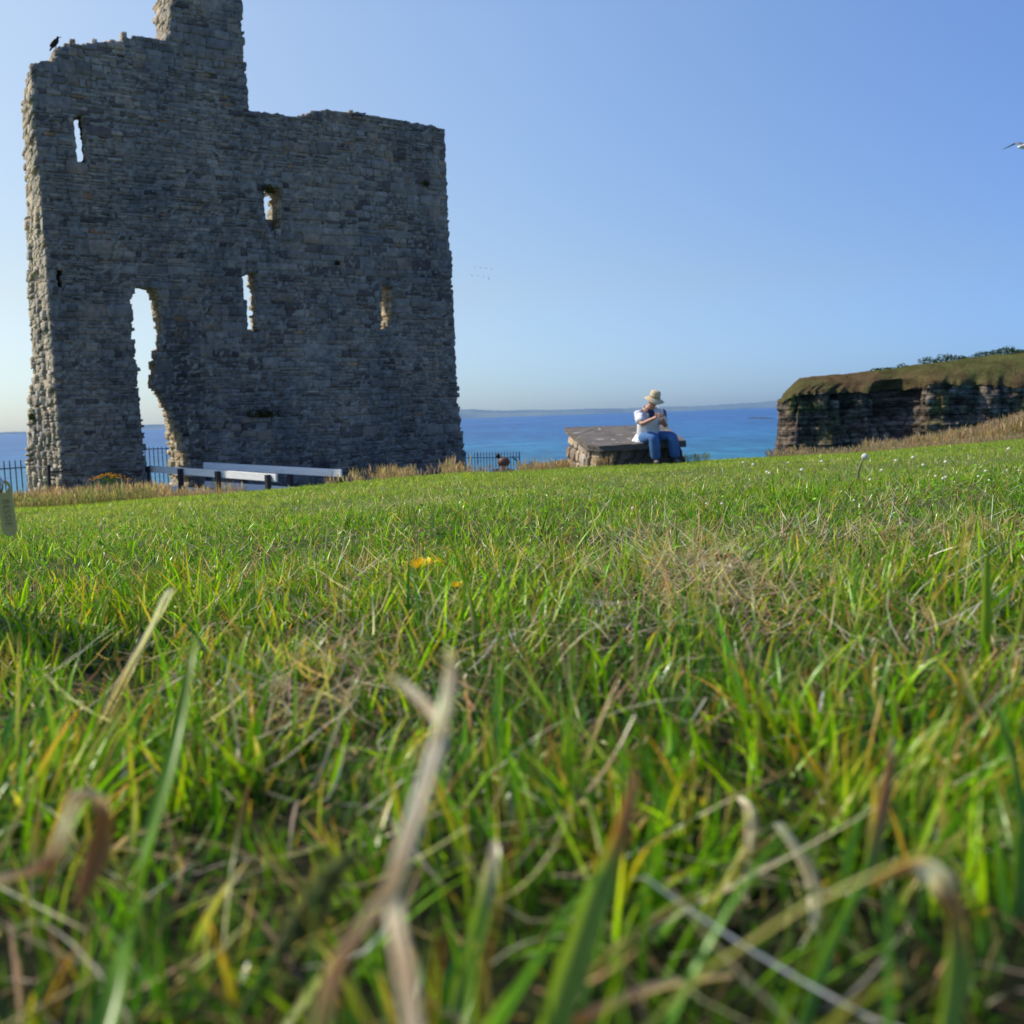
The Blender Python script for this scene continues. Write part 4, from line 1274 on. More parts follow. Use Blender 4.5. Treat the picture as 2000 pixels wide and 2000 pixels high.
def build_head_person():
    c = W(983, 905, 19.3)
    gz = float(G(c.x, c.y))
    root = empty('person', (c.x, c.y, gz)); iv = Vector(root.location)
    h = c - iv
    s = h.z
    body = {'pel': ((0, 0.12, 0.13), (0.16, 0.12)), 'w': ((0, 0.08, 0.24), (0.13, 0.10)), 'c': ((0, 0.03, s - 0.36), (0.16, 0.10)), 'nb': ((0, 0.0, s - 0.20), 0.08), 'nk': ((h.x, 0, s - 0.13), 0.056), 'hd': ((h.x, 0, s - 0.02), (0.082, 0.09)), 'ht': ((h.x, 0, s + 0.06), 0.07),
            'sR': ((-0.17, 0.03, s - 0.26), 0.06), 'eR': ((-0.22, 0.1, 0.22), 0.045), 'wR': ((-0.12, 0.34, 0.24), 0.03), 'sL': ((0.17, 0.03, s - 0.26), 0.06), 'eL': ((0.22, 0.1, 0.22), 0.045), 'wL': ((0.12, 0.34, 0.24), 0.03),
            'kR': ((-0.16, 0.52, 0.13), 0.07), 'aR': ((-0.14, 0.92, 0.05), 0.045), 'fR': ((-0.14, 0.98, 0.12), 0.04), 'kL': ((0.16, 0.52, 0.13), 0.07), 'aL': ((0.14, 0.92, 0.05), 0.045), 'fL': ((0.14, 0.98, 0.12), 0.04)}
    body = {k: (Vector(p), r) for k, (p, r) in body.items()}
    ed = [('pel', 'w'), ('w', 'c'), ('c', 'nb'), ('nb', 'nk'), ('nk', 'hd'), ('hd', 'ht'), ('nb', 'sR'), ('sR', 'eR'), ('eR', 'wR'), ('nb', 'sL'), ('sL', 'eL'), ('eL', 'wL'), ('pel', 'kR'), ('kR', 'aR'), ('aR', 'fR'), ('pel', 'kL'), ('kL', 'aL'), ('aL', 'fL')]
    ch = [(body, ed, 'pel')]
    for sx in (-1, 1): ch.append(({'a': (Vector((h.x + sx * 0.09, 0.0, s - 0.02)), 0.015), 'b': (Vector((h.x + sx * 0.10, -0.01, s - 0.045)), 0.012)}, [('a', 'b')], 'a'))
    for sx, kx in ((-1, 'wR'), (1, 'wL')):
        w = body[kx][0]
        for k in range(5):
            a = w + Vector(((k - 2) * 0.015, 0.01, 0)); ch.append(({'a': (a, 0.010), 'b': (a + Vector(((k - 2) * 0.004, 0.05, -0.015)), 0.009), 'c': (a + Vector(((k - 2) * 0.004, 0.075, -0.045)), 0.007)}, [('a', 'b'), ('b', 'c')], 'a'))
    skin('body', ch, M_skin2, root)
    mb = MB(); mb.ell((h.x + 0.008, 0.004, s + 0.03), (0.118, 0.11, 0.10), 20, 14, jit=0.025); mb.build('hair', simple_mat('chestnut_hair', (0.14, 0.07, 0.045), 0.5, 0.35, 50), root, True)
    mb = MB(); mb.ell((h.x - 0.095, 0.0, s + 0.145), (0.046, 0.046, 0.05), 14, 10, jit=0.05); mb.build('hair_bun', simple_mat('dark_bun', (0.012, 0.010, 0.012), 0.6), root, True)
    mb = MB()
    skin('top', [({'h': (Vector((0, 0.1, 0.2)), (0.17, 0.13)), 'c': (Vector((0, 0.03, s - 0.38)), (0.175, 0.12)), 'sR': (Vector((-0.15, 0.03, s - 0.32)), 0.075), 'sL': (Vector((0.15, 0.03, s - 0.32)), 0.075)}, [('h', 'c'), ('c', 'sR'), ('c', 'sL')], 'h')], simple_mat('rose_top', (0.35, 0.18, 0.15), 0.85), root)
    skin('trousers', [({'p': (Vector((0, 0.12, 0.13)), (0.18, 0.14)), 'kR': (Vector((-0.16, 0.52, 0.13)), 0.09), 'aR': (Vector((-0.14, 0.88, 0.07)), 0.065), 'kL': (Vector((0.16, 0.52, 0.13)), 0.09), 'aL': (Vector((0.14, 0.88, 0.07)), 0.065)}, [('p', 'kR'), ('kR', 'aR'), ('p', 'kL'), ('kL', 'aL')], 'p')], simple_mat('dark_trousers', (0.04, 0.04, 0.05), 0.85), root)
    tag(root, 'person with brown hair tied in a bun, head above the grass', 'person')


build_head_person()

# ------------------------------------------------------------------ grass
PK = 2.1
def pal(cols, n, jit=0.18):
    c = PK * np.array(cols)[rng.integers(0, len(cols), n)]
    return c * (1 + 1.4 * jit * rng.standard_normal((n, 1))).clip(0.4, 1.8) * (1 + 0.06 * rng.standard_normal((n, 3)))


def blades(root, h, w, az, lean, curl, segs, cb, ct, fold=False, tipw=0.04, pw=1.7, sfac=None, headw=None):
    n = len(root)
    t = np.linspace(0, 1, segs + 1)
    th = lean[:, None] + curl[:, None] * t[None, :]
    st = h[:, None] / segs
    sx = np.concatenate([np.zeros((n, 1)), np.cumsum(np.sin(th[:, :-1]) * st, 1)], 1)
    sz = np.concatenate([np.zeros((n, 1)), np.cumsum(np.cos(th[:, :-1]) * st, 1)], 1)
    dx, dy = np.cos(az)[:, None], np.sin(az)[:, None]
    cx = root[:, 0:1] + dx * sx; cy = root[:, 1:2] + dy * sx; cz = root[:, 2:3] + sz
    cz = np.maximum(cz, root[:, 2:3] + 0.002)
    fa = rng.uniform(0, math.pi, n) if sfac is None else sfac
    tw = rng.uniform(-0.9, 0.9, n)
    ang = fa[:, None] + tw[:, None] * t[None, :]
    wp = np.maximum(1 - t ** pw, tipw) * (0.75 + 0.25 * np.minimum(1, t * 5))
    if headw is not None: wp = headw(t)
    ww = w[:, None] * wp[None, :] * 0.5
    ex, ey = np.cos(ang) * ww, np.sin(ang) * ww
    f = t[None, :, None]
    col = cb[:, None, :] * (1 - f ** 1.6) + ct[:, None, :] * f ** 1.6
    col = col * (0.5 + 0.5 * np.minimum(1, f * 2.0))  # darker towards the root: shade between blades painted into the colour
    if fold:
        fx, fy = -np.sin(ang) * ww * 0.55, np.cos(ang) * ww * 0.55
        V = np.stack([np.stack([cx - ex + fx, cy - ey + fy, cz], -1), np.stack([cx, cy, cz], -1), np.stack([cx + ex + fx, cy + ey + fy, cz], -1)], 2)
        k = 3
    else:
        V = np.stack([np.stack([cx - ex, cy - ey, cz], -1), np.stack([cx + ex, cy + ey, cz], -1)], 2)
        k = 2
    C = np.repeat(col[:, :, None, :], k, 2)
    V = V.reshape(-1, 3); C = C.reshape(-1, 3)
    base = (np.arange(n) * (segs + 1) * k)[:, None]
    F = []
    for s in range(segs):
        for q in range(k - 1):
            a = s * k + q
            F.append(np.concatenate([base + a, base + a + 1, base + a + 1 + k, base + a + k], 1))
    F = np.stack(F, 1).reshape(-1, 4)
    return V, F, C


GREEN = [(0.085, 0.19, 0.003), (0.13, 0.25, 0.003), (0.05, 0.13, 0.004), (0.165, 0.28, 0.003), (0.03, 0.09, 0.008), (0.09, 0.18, 0.004), (0.04, 0.10, 0.004)]
GREEN2 = [(0.105, 0.18, 0.005), (0.135, 0.21, 0.006), (0.07, 0.13, 0.006), (0.16, 0.22, 0.012), (0.13, 0.16, 0.018)]
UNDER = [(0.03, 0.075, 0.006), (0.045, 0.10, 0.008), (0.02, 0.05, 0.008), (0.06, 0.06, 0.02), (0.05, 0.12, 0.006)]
OLIVE = [(0.13, 0.19, 0.035), (0.15, 0.20, 0.05), (0.10, 0.16, 0.03), (0.18, 0.20, 0.06)]
STRAW = [(0.42, 0.32, 0.18), (0.50, 0.42, 0.27), (0.34, 0.22, 0.12), (0.55, 0.48, 0.36), (0.26, 0.15, 0.08)]
ORANGE = [(0.45, 0.20, 0.03), (0.40, 0.26, 0.05), (0.30, 0.12, 0.03), (0.45, 0.33, 0.12)]


DEAD = []
for (px, py, rx, ry, am) in [(1360, 1118, 115, 36, 1.0), (1270, 1035, 70, 16, .8), (1640, 1120, 70, 18, .4), (640, 1305, 140, 50, .7), (1900, 1230, 100, 60, .5), (1240, 1190, 50, 30, .5), (1750, 972, 55, 7, .8), (1290, 942, 80, 6, .5), (950, 1250, 100, 30, .4)]:
    c_ = on_ground(px, py, 0.02); r_ = on_ground(px, py - ry, 0.02).y - c_.y
    DEAD.append((c_.x, c_.y, rx / 2000 * c_.y, max(r_, 0.02), am))


def dead_amount(x, y):
    q = fbm(x * 2.2 + 31, y * 2.2 + 17, 0.3, 3)
    d = np.clip((q - 0.57) * 5, 0, 1) * 0.30
    for (cx, cy, rx, ry, am) in DEAD:
        wv = 1 + 0.8 * (fbm(x * 9, y * 9, 2.0, 2) - 0.5)
        d = np.maximum(d, am * np.exp(-(((x - cx) / rx) ** 2 + ((y - cy) / ry) ** 2) * wv))
    return d


def scatter(y0, y1, dens, marg):
    """uniform scatter over a wedge in front of the camera, wider than its view"""
    area = 0.57 * (y1 ** 2 - y0 ** 2) + 2 * marg * (y1 - y0)
    n = int(area * dens)
    out_x = []; out_y = []
    while sum(map(len, out_x)) < n:
        y = rng.uniform(y0, y1, n * 2); hw = 0.57 * y + marg; hm = 0.57 * y1 + marg
        x = rng.uniform(-hm, hm, n * 2); k = np.abs(x) < hw
        out_x.append(x[k]); out_y.append(y[k])
    return np.concatenate(out_x)[:n], np.concatenate(out_y)[:n]


def grass_zone(parts, y0, y1, dens, marg, hr, wr, segs, fold, greens, orange=0.2, lean_s=0.35, dead_k=1.0, clump=True):
    x, y = scatter(y0, y1, dens, marg)
    if clump:
        q = fbm(x * 26, y * 26, 4.0, 2); keep = rng.random(len(x)) < np.clip((q - 0.36) * 4.5, 0.12, 1) * np.clip((fbm(x * 9 + 5, y * 9 + 2, 1.0, 2) - 0.30) * 5, 0.18, 1)
        x, y = x[keep], y[keep]
    k_ = (y > 0.20) | (rng.random(len(x)) < 0.30); x, y = x[k_], y[k_]
    n = len(x); z = G(x, y) - 0.003
    da = dead_amount(x, y) * dead_k
    isdead = rng.random(n) < (np.where(y < 1.5, 0.13, 0.075) * dead_k + 0.75 * da)
    vig = fbm(x * 5 + 3, y * 5, 8.0, 2) * 0.5 + 0.5 * fbm(x * 13, y * 13 + 7, 3.0, 2)
    vig = np.clip((vig - 0.5) * 2.0 + 0.5, 0, 1.1)
    tall = rng.random(n) < 0.10
    h = rng.uniform(hr[0], hr[1], n) * (0.45 + 1.0 * vig) * np.where(tall, 1.5, 1.0) * np.where(isdead, 0.72, 1.0) * (1 - 0.45 * da)
    w = (wr[0] * 0.7 + (wr[1] - wr[0] * 0.7) * rng.random(n) ** 1.4) * np.where(isdead, 0.6, 1.0) * np.where(tall, 1.15, 1)
    caz = (fbm(x * 8 + 11, y * 8 + 4, 6.0, 2) - 0.5) * 16 + math.pi * 0.9
    az = np.where(rng.random(n) < 0.6, rng.normal(caz, 0.5, n), rng.uniform(0, 2 * math.pi, n))
    lean = np.abs(rng.normal(0.14, 0.58, n)); curl = np.abs(rng.normal(0.35, 0.65, n))
    lean = np.where(isdead, lean + rng.uniform(0, 0.9, n), lean)
    cb = pal(greens, n); ct = cb * np.array([1.15, 1.08, 1.0])
    cd = pal(STRAW, n)
    mo = rng.random(n) < orange
    ct = np.where(mo[:, None], pal(ORANGE, n), ct)
    # some blades are fully bleached at the tip only
    cb = np.where(isdead[:, None], cd, cb); ct = np.where(isdead[:, None], cd * 1.05, ct)
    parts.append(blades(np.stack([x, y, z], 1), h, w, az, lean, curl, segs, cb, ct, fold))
    return n


def thatch(parts, y0, y1, dens, marg, lr, wr, hmax, segs=4):
    x, y = scatter(y0, y1, dens, marg)
    da = dead_amount(x, y)
    keep = rng.random(len(x)) < np.where(y < 0.45, 0.08, 0.11) + 0.85 * da
    x, y = x[keep], y[keep]; da = da[keep]; n = len(x)
    z = G(x, y) + rng.uniform(0.0, hmax, n) * (0.5 + 0.9 * da)
    h = rng.uniform(lr[0], lr[1], n); w = rng.uniform(wr[0], wr[1], n)
    az = rng.uniform(0, 2 * math.pi, n); lean = rng.uniform(0.9, 1.7, n); curl = rng.normal(0.1, 0.7, n)
    c = pal(STRAW, n, 0.25)
    parts.append(blades(np.stack([x, y, z], 1), h, w, az, lean, curl, segs, c, c * 0.9, False, 0.4, 4.0))


def merge(parts):
    V = np.concatenate([p[0] for p in parts]); C = np.concatenate([p[2] for p in parts])
    o = np.cumsum([0] + [len(p[0]) for p in parts[:-1]])
    F = np.concatenate([p[1] + k for p, k in zip(parts, o)])
    return V, F, np.clip(C, 0.004, 0.9)


GP = []
grass_zone(GP, 0.09, 0.45, 64000, 0.22, (0.018, 0.060), (0.0018, 0.0043), 6, True, GREEN, 0.34)
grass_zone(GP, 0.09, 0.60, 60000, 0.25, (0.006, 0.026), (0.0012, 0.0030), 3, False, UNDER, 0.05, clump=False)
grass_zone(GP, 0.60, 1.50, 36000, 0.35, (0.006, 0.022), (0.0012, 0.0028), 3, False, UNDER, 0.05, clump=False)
grass_zone(GP, 0.45, 1.3, 34000, 0.40, (0.019, 0.050), (0.0014, 0.0038), 5, True, GREEN, 0.30)
PK = 1.95
grass_zone(GP, 1.3, 3.4, 14000, 1.0, (0.016, 0.044), (0.0016, 0.0034), 4, False, GREEN, 0.15)
PK = 2.2
grass_zone(GP, 3.4, 8.0, 4200, 2.2, (0.016, 0.036), (0.0026, 0.0050), 3, False, GREEN2 + OLIVE, 0.08, dead_k=0.9)
grass_zone(GP, 8.0, 20.0, 1300, 2.5, (0.018, 0.042), (0.005, 0.010), 2, False, GREEN2 + OLIVE, 0.04, dead_k=0.8, clump=False)
PK = 1.6
thatch(GP, 0.10, 1.4, 26000, 0.2, (0.02, 0.07), (0.0005, 0.0013), 0.026, 5)
thatch(GP, 1.4, 3.6, 8000, 0.3, (0.02, 0.06), (0.0008, 0.0018), 0.024)
thatch(GP, 3.6, 9.0, 900, 0.3, (0.02, 0.06), (0.002, 0.003), 0.020, 3)
V, F, C = merge(GP)
me = np_mesh('lawn_grass', V, F, C)
o = link('lawn_grass', me, M_grass)
tag(o, 'short green lawn grass with straw and brown tips filling the foreground', 'grass', kind='stuff')
print('grass verts', len(V))

# small round leaves and clover between the blades
PK = 1.2
x, y = scatter(0.9, 4.5, 700, 0.2); n = len(x); z = G(x, y)
k = 7
hh = rng.uniform(0.006, 0.032, n); r = rng.uniform(0.0018, 0.0042, n)
tilt = rng.normal(0, 0.5, (n, 2)); ph = np.linspace(0, 2 * math.pi, k, endpoint=False)
lx = np.cos(ph)[None] * r[:, None]; ly = np.sin(ph)[None] * r[:, None] * 0.8
lv = np.stack([x[:, None] + lx, y[:, None] + ly, (z + hh)[:, None] + lx * tilt[:, :1] + ly * tilt[:, 1:]], -1).reshape(-1, 3)
lf = (np.arange(n)[:, None] * k + np.arange(k)[None])
lc = np.repeat(pal([(0.13, 0.30, 0.02), (0.08, 0.22, 0.02), (0.18, 0.33, 0.03)], n), k, 0)
me = np_mesh('clover_leaves', lv, lf, lc)
o = link('clover_leaves', me, M_leaf); tag(o, 'small round bright green leaves low between the grass blades', 'ground cover', kind='stuff')


PK = 1.6
# tall dry grass with feathery heads in belts beyond the lawn
def dry_belt(parts, n, pxr, yr, hr, wr, prob=None, stemc=STRAW, ground=None):
    a = rng.uniform(pxr[0], pxr[1], n); y = rng.uniform(yr[0], yr[1], n)
    x = (a - 1000) / 2000 * y
    if prob is not None:
        kp = rng.random(n) < prob(a, y); a, y, x = a[kp], y[kp], x[kp]; n = len(x)
    z = G(x, y) - 0.01
    h = rng.uniform(hr[0], hr[1], n) * (0.6 + 0.8 * fbm(x * 1.5, y * 1.5, 3.0, 2)); w = rng.uniform(wr[0], wr[1], n)
    az = rng.uniform(0, 2 * math.pi, n); lean = np.abs(rng.normal(0.05, 0.15, n)); curl = np.abs(rng.normal(0.1, 0.25, n))
    cols = [(0.30, 0.20, 0.125), (0.34, 0.235, 0.16), (0.24, 0.15, 0.10), (0.17, 0.16, 0.07), (0.30, 0.215, 0.15)]
    c = pal(cols if stemc is STRAW else stemc, n)
    def hw(t):
        return np.where(t < 0.62, 0.30, np.where(t < 0.97, 1.0, 0.2))
    parts.append(blades(np.stack([x, y, z], 1), h, w, az, lean, curl, 5, c * 0.8, c, False, 0.3, 4.0, headw=hw))


DP = []
dry_belt(DP, 13000, (-80, 330), (14.8, 19.5), (0.08, 0.32), (0.006, 0.020))
dry_belt(DP, 5200, (-80, 300), (14.0, 19.0), (0.08, 0.26), (0.008, 0.02), stemc=[(0.13, 0.17, 0.05), (0.18, 0.18, 0.07), (0.25, 0.2, 0.1)])
dry_belt(DP, 2600, (300, 480), (14.0, 17), (0.05, 0.20), (0.006, 0.014))
dry_belt(DP, 2600, (640, 920), (14.0, 16.5), (0.14, 0.34), (0.008, 0.020), prob=lambda a, y: 0.12 + 0.88 * (fbm(a * 0.035, y * 0.1) > 0.5))
dry_belt(DP, 800, (900, 1090), (15.5, 18.6), (0.10, 0.26), (0.008, 0.020), prob=lambda a, y: 0.25 + 0.75 * (fbm(a * 0.03, 2.0) > 0.48))
dry_belt(DP, 1000, (1020, 1120), (17.3, 19.0), (0.14, 0.28), (0.008, 0.020))
dry_belt(DP, 130, (1160, 1200), (16.6, 16.85), (0.12, 0.26), (0.006, 0.015))
dry_belt(DP, 240, (1330, 1390), (17.6, 18.6), (0.10, 0.22), (0.006, 0.015), stemc=[(0.13, 0.15, 0.07)])
dry_belt(DP, 5500, (1500, 2150), (18.6, 22), (0.04, 0.20), (0.006, 0.018))
dry_belt(DP, 26000, (1690, 2250), (23, 34), (0.25, 0.52), (0.012, 0.032))
dry_belt(DP, 9000, (1690, 2250), (23, 34), (0.2, 0.45), (0.014, 0.034), stemc=[(0.20, 0.16, 0.06), (0.16, 0.15, 0.05), (0.26, 0.19, 0.08)])
V, F, C = merge(DP)
me = np_mesh('dry_grass', V, F, C)
o = link('dry_grass', me, M_straw); tag(o, 'tall dry tan grass with feathery heads along the edge of the lawn', 'dry grass', kind='stuff')

# tiny weed plant with yellow flower heads by the wall
rp = W(212, 931, 16.6)
rg = empty('ragwort', (rp.x, rp.y, float(G(rp.x, rp.y)))); hz = rp.z - rg.location.z
mb = MB(); mf = MB()
for _ in range(900):
    a = random.gauss(0, 0.17); b = random.gauss(0, 0.1); c = Vector((a, b, random.uniform(0.05, hz) - abs(a) * 0.3)); s = random.uniform(0.012, 0.03)
    a1 = Vector([random.gauss(0, 1) for _ in range(3)]).normalized() * s * .6; a2 = Vector([random.gauss(0, 1) for _ in range(3)]).normalized() * s
    g = random.uniform(.6, 1.3); mb.add([c - a2, c + a1, c + a2, c - a1], [(0, 1, 2, 3)], (0.06 * g, 0.13 * g, 0.03 * g))
for _ in range(110):
    a = random.gauss(-0.03, 0.17); b = random.gauss(0, 0.09); c = Vector((a, b, hz + 0.04 - abs(a) * 0.28 + random.gauss(0, 0.014)))
    mf.ell(c, (0.013, 0.013, 0.006), 7, 4, col=(0.72, 0.42, 0.02))
mb.build('leaves', M_leaf, rg); tag(mf.build('flower_heads', M_leaf, rg), kind='stuff')
tag(rg, 'ragwort plant with yellow flower heads in the dry grass before the wall', 'plant')

# ---- individual flowers and odd things in the lawn
M_petal = leaf_mat('petal', 0.3, 0.02)
def hawkweed(px, py, hgt, r, label):
    g = on_ground(px, py, hgt); root = empty('yellow_flower', g); r = r * g.y / 1.05
    mb = MB(); mb.tube([(0, 0, 0), (0.002, 0, hgt * .5), (0, 0, hgt)], 0.001, 6, (0.10, 0.2, 0.03)); mb.build('stem', M_leaf, root)
    mb = MB()
    for ring in range(3):
        for k in range(22):
            t = 2 * math.pi * (k + random.random() * .6) / 22; ll = r * (1 - 0.2 * ring) * random.uniform(.85, 1.1); el = 0.45 + 0.35 * ring
            d = Vector((math.cos(t) * math.cos(el), math.sin(t) * math.cos(el), math.sin(el))); sd = Vector((-math.sin(t), math.cos(t), 0)) * r * 0.075
            b = Vector((0, 0, hgt)); mb.add([b - sd * .5, b + sd * .5, b + d * ll + sd, b + d * ll - sd], [(0, 1, 2, 3)], (0.85, 0.60, 0.03))
    mb.build('petals', M_petal, root)
    mb = MB(); mb.tube([(0, 0, hgt - 0.008), (0, 0, hgt + 0.001)], [0.002, 0.0035], 8, (0.05, 0.09, 0.03)); mb.build('sepals', M_leaf, root)
    tag(root, label, 'flower')
hawkweed(822, 1114, 0.017, 0.019, 'yellow dandelion-like flower half sunk in the grass left of centre')
hawkweed(893, 1150, 0.020, 0.010, 'smaller half-closed yellow flower just right of the open yellow one')

dg = on_ground(1676, 932, 0.02); HR = 6.5 * dg.y / 2000; ds = empty('dandelion_clock', dg)
top = W(1689, 892, dg.y) - dg; mid = W(1679, 912, dg.y) - dg
mb = MB(); mb.tube([(0, 0, -0.01), mid * 0.5 + Vector((-.002, 0, .01)), mid, mid.lerp(top, .5) + Vector((-.002, 0, 0)), top], [2.6 * dg.y / 2000, 2.8 * dg.y / 2000, 2.6 * dg.y / 2000, 2.2 * dg.y / 2000, 1.6 * dg.y / 2000], 8, (0.30, 0.33, 0.17)); mb.build('stem', M_leaf, ds, True)
mb = MB(); 
for _ in range(220):
    d = Vector([random.gauss(0, 1) for _ in range(3)]).normalized(); e = top + d * HR
    a = d.orthogonal().normalized() * HR * 0.26; b = d.cross(a)
    s = a * .05
    mb.add([top + s, top - s, e - s, e + s], [(0, 1, 2, 3)], (0.5, 0.48, 0.44)); mb.add([e - a, e - b, e + a, e + b], [(0, 1, 2, 3)], (0.78, 0.78, 0.78))
mb.build('seed_head', M_petal, ds)
mb = MB(); mb.ell(top, (HR * .25,) * 3, 8, 6, col=(0.12, 0.1, 0.07)); mb.build('core', M_leaf, ds, True)
tag(ds, 'dandelion seed head standing on a pale stem near the edge of the lawn', 'dandelion')

cl_pts = [(1750, 903), (1783, 897), (1803, 911), (1842, 937), (1848, 935), (1925, 923), (1967, 921), (1847, 906), (1990, 920), (1722, 921), (1970, 880), (1503, 927), (1498, 925), (1540, 906), (1471, 911), (1452, 906), (1380, 985), (1236, 995), (1911, 932), (1932, 940), (1668, 978), (1828, 932), (1410, 986), (1605, 905), (1700, 940), (1566, 921)]
M_clov = leaf_mat('white_floret', 0.25, 0.02)
first = None
for i, (px, py) in enumerate(cl_pts):
    g = on_ground(px, py, 0.02)
    if first is None:
        first = empty('clover_flower', g)
        mb = MB(); mb.ell((0, 0, 0.034), (0.0125, 0.0125, 0.010), 10, 7, jit=0.18, col=(0.78, 0.76, 0.70)); mb.build('flower_head', M_clov, first)
        mb = MB(); mb.tube([(0, 0, 0), (0.001, 0, 0.03)], 0.0012, 5, (0.1, 0.2, 0.04)); mb.build('stem', M_leaf, first)
        o = first
    else:
        o = first.copy(); COL.objects.link(o)
        for c in first.children:
            d = c.copy(); d.parent = o; COL.objects.link(d)
    o.location = g; s = random.uniform(2.2, 3.6) * g.y / 2000 / 0.0125; s = min(s, 1.1); o.scale = (s, s, s); g.z += 0.034 * (1 - s) * .5; o.location = g
    tag(o, 'small white clover flower dotted in the lawn', 'flower', 'white clover flowers scattered over the lawn')

# dead leaf caught in the grass
g = on_ground(1412, 1080, 0.035)
mb = MB(); vs = []
for i in range(6):
    for j in range(4):
        a = (i / 5 - .5) * 0.024; b = (j / 3 - .5) * 0.016 * math.sin(math.pi * (0.15 + 0.7 * i / 5))
        vs.append((a, b * .6, 0.036 + 0.006 * math.cos(b * 300) + b * 0.8 + 0.003 * math.sin(i * 1.7)))
mb.add(vs, [(i * 4 + j, i * 4 + j + 1, i * 4 + j + 5, i * 4 + j + 4) for i in range(5) for j in range(3)], (0.20, 0.055, 0.025))
o = mb.build('dead_leaf', M_leaf, smooth=True); o.location = g + Vector((0, 0, 0.012)); o.scale = (.5, .5, .5); tag(o, 'curled red-brown dead leaf caught in the straw patch right of centre', 'leaf')

# ---- near single stems and blades that the photograph shows large
def ribbon(name, pts, widths, cols, label, cat, mat=M_straw, face=None, forks=()):
    """pts: (px, py, distance); a cupped leaf or stem following them"""
    def strip(mb, pts, widths, cols):
        P = [W(*p) for p in pts]
        # resample smoothly (Catmull-Rom)
        Q = []; Wd = []; Cc = []
        m = len(P)
        for i in range(m - 1):
            p0, p1, p2, p3 = P[max(i - 1, 0)], P[i], P[i + 1], P[min(i + 2, m - 1)]
            for k in range(6):
                t = k / 6
                Q.append(0.5 * ((2 * p1) + (p2 - p0) * t + (2 * p0 - 5 * p1 + 4 * p2 - p3) * t * t + (3 * p1 - p0 - 3 * p2 + p3) * t ** 3))
                Wd.append(widths[i] * (1 - t) + widths[i + 1] * t)
                a, b = cols[i], cols[i + 1]; Cc.append(tuple(a[q] * (1 - t) + b[q] * t for q in range(3)))
        Q.append(P[-1]); Wd.append(widths[-1]); Cc.append(cols[-1])
        vs = []; n0 = len(mb.v)
        kk = 5
        for i, q in enumerate(Q):
            d = (Q[min(i + 1, len(Q) - 1)] - Q[max(i - 1, 0)]).normalized()
            sg = -1.9 if mat is M_straw else 1.1
            sd = d.cross(Vector((0, 1, 0.1))).normalized(); nn = d.cross(sd).normalized()
            w = Wd[i] * (1 + 0.10 * math.sin(i * 1.3))
            for c in range(kk):
                s = (c / (kk - 1) - .5)
                mb.v.append(tuple(q + sd * s * w + nn * (s * s * w * sg))); g = 1 + 0.22 * math.sin(c * 2.4 + 1) + random.uniform(-.08, .08)
                mb.c.append(tuple(x * g for x in Cc[i]))
        for i in range(len(Q) - 1):
            for c in range(kk - 1):
                mb.f.append((n0 + i * kk + c, n0 + i * kk + c + 1, n0 + (i + 1) * kk + c + 1, n0 + (i + 1) * kk + c))
    mb = MB()
    def fibres(pts, widths, cols):
        if mat is M_straw:
            for q in range(4):
                off = [(random.uniform(-1, 1)) for _ in pts]
                k = [w * 1000 * .30 for w in widths]
                p2 = [(p[0] + (q - 1.5) * w * 0.24 * 2000 / p[2] + o_ * w * 0.12 * 2000 / p[2], p[1] + o_ * 3, p[2] + (q % 2) * w * .3) for p, w, o_ in zip(pts, widths, off)]
                g = random.uniform(.75, 1.15); sh = random.uniform(.9, 1.1)
                strip(mb, p2, [w * random.uniform(.34, .55) for w in widths], [(c[0] * g, c[1] * g * sh, c[2] * g * sh) for c in cols])
        else: strip(mb, pts, widths, cols)
    fibres(pts, widths, cols)
    for f in forks: fibres(*f)
    o = mb.build(name, mat, smooth=True)
    return tag(o, label, cat, kind='thing')


TAN = (0.72, 0.58, 0.40); PALE = (0.90, 0.84, 0.70); BRN = (0.42, 0.20, 0.08); GRN = (0.13, 0.28, 0.02); DGRN = (0.06, 0.17, 0.02); ORG = (0.45, 0.2, 0.04); YG = (0.22, 0.33, 0.03)
ribbon('dry_straw', [(815, 2080, .12), (790, 1900, .13), (765, 1780, .14), (780, 1700, .15), (820, 1580, .165), (850, 1480, .18), (862, 1420, .19), (835, 1385, .195), (790, 1340, .20), (768, 1328, .20)],
       [.0021, .0023, .0021, .0024, .0028, .0029, .0028, .0024, .0018, .001], [PALE, TAN, PALE, TAN, PALE, PALE, PALE, TAN, PALE, PALE],
       'tall bent bleached stem with a forked top rising in the middle foreground', 'dead stem',
       forks=[([(850, 1450, .185), (870, 1380, .19), (882, 1310, .2), (876, 1270, .2)], [.0022, .0027, .0020, .001], [TAN, PALE, TAN, PALE]),
              ([(790, 1690, .15), (740, 1770, .14), (660, 1900, .13), (620, 2060, .12)], [.0014, .0020, .0023, .0024], [TAN, TAN, BRN, YG])])
ribbon('dry_straw', [(185, 1440, .55), (235, 1340, .52), (290, 1235, .5), (325, 1165, .49), (338, 1150, .49)], [.0026, .0034, .0036, .0030, .0008], [TAN, TAN, PALE, PALE, PALE],
       'straight pale dry blade leaning right in the grass at left', 'dead stem')
ribbon('withered_leaf', [(-90, 1760, .20), (0, 1720, .205), (90, 1690, .21), (130, 1610, .21), (150, 1560, .21), (180, 1555, .21), (200, 1600, .21), (185, 1680, .208), (150, 1770, .205)],
       [.0034, .0036, .0032, .0028, .0028, .0032, .0038, .004, .001], [TAN, TAN, BRN, PALE, TAN, TAN, ORG, BRN, BRN],
       'withered brown leaf bent over in an arch at the lower left', 'dead leaf')
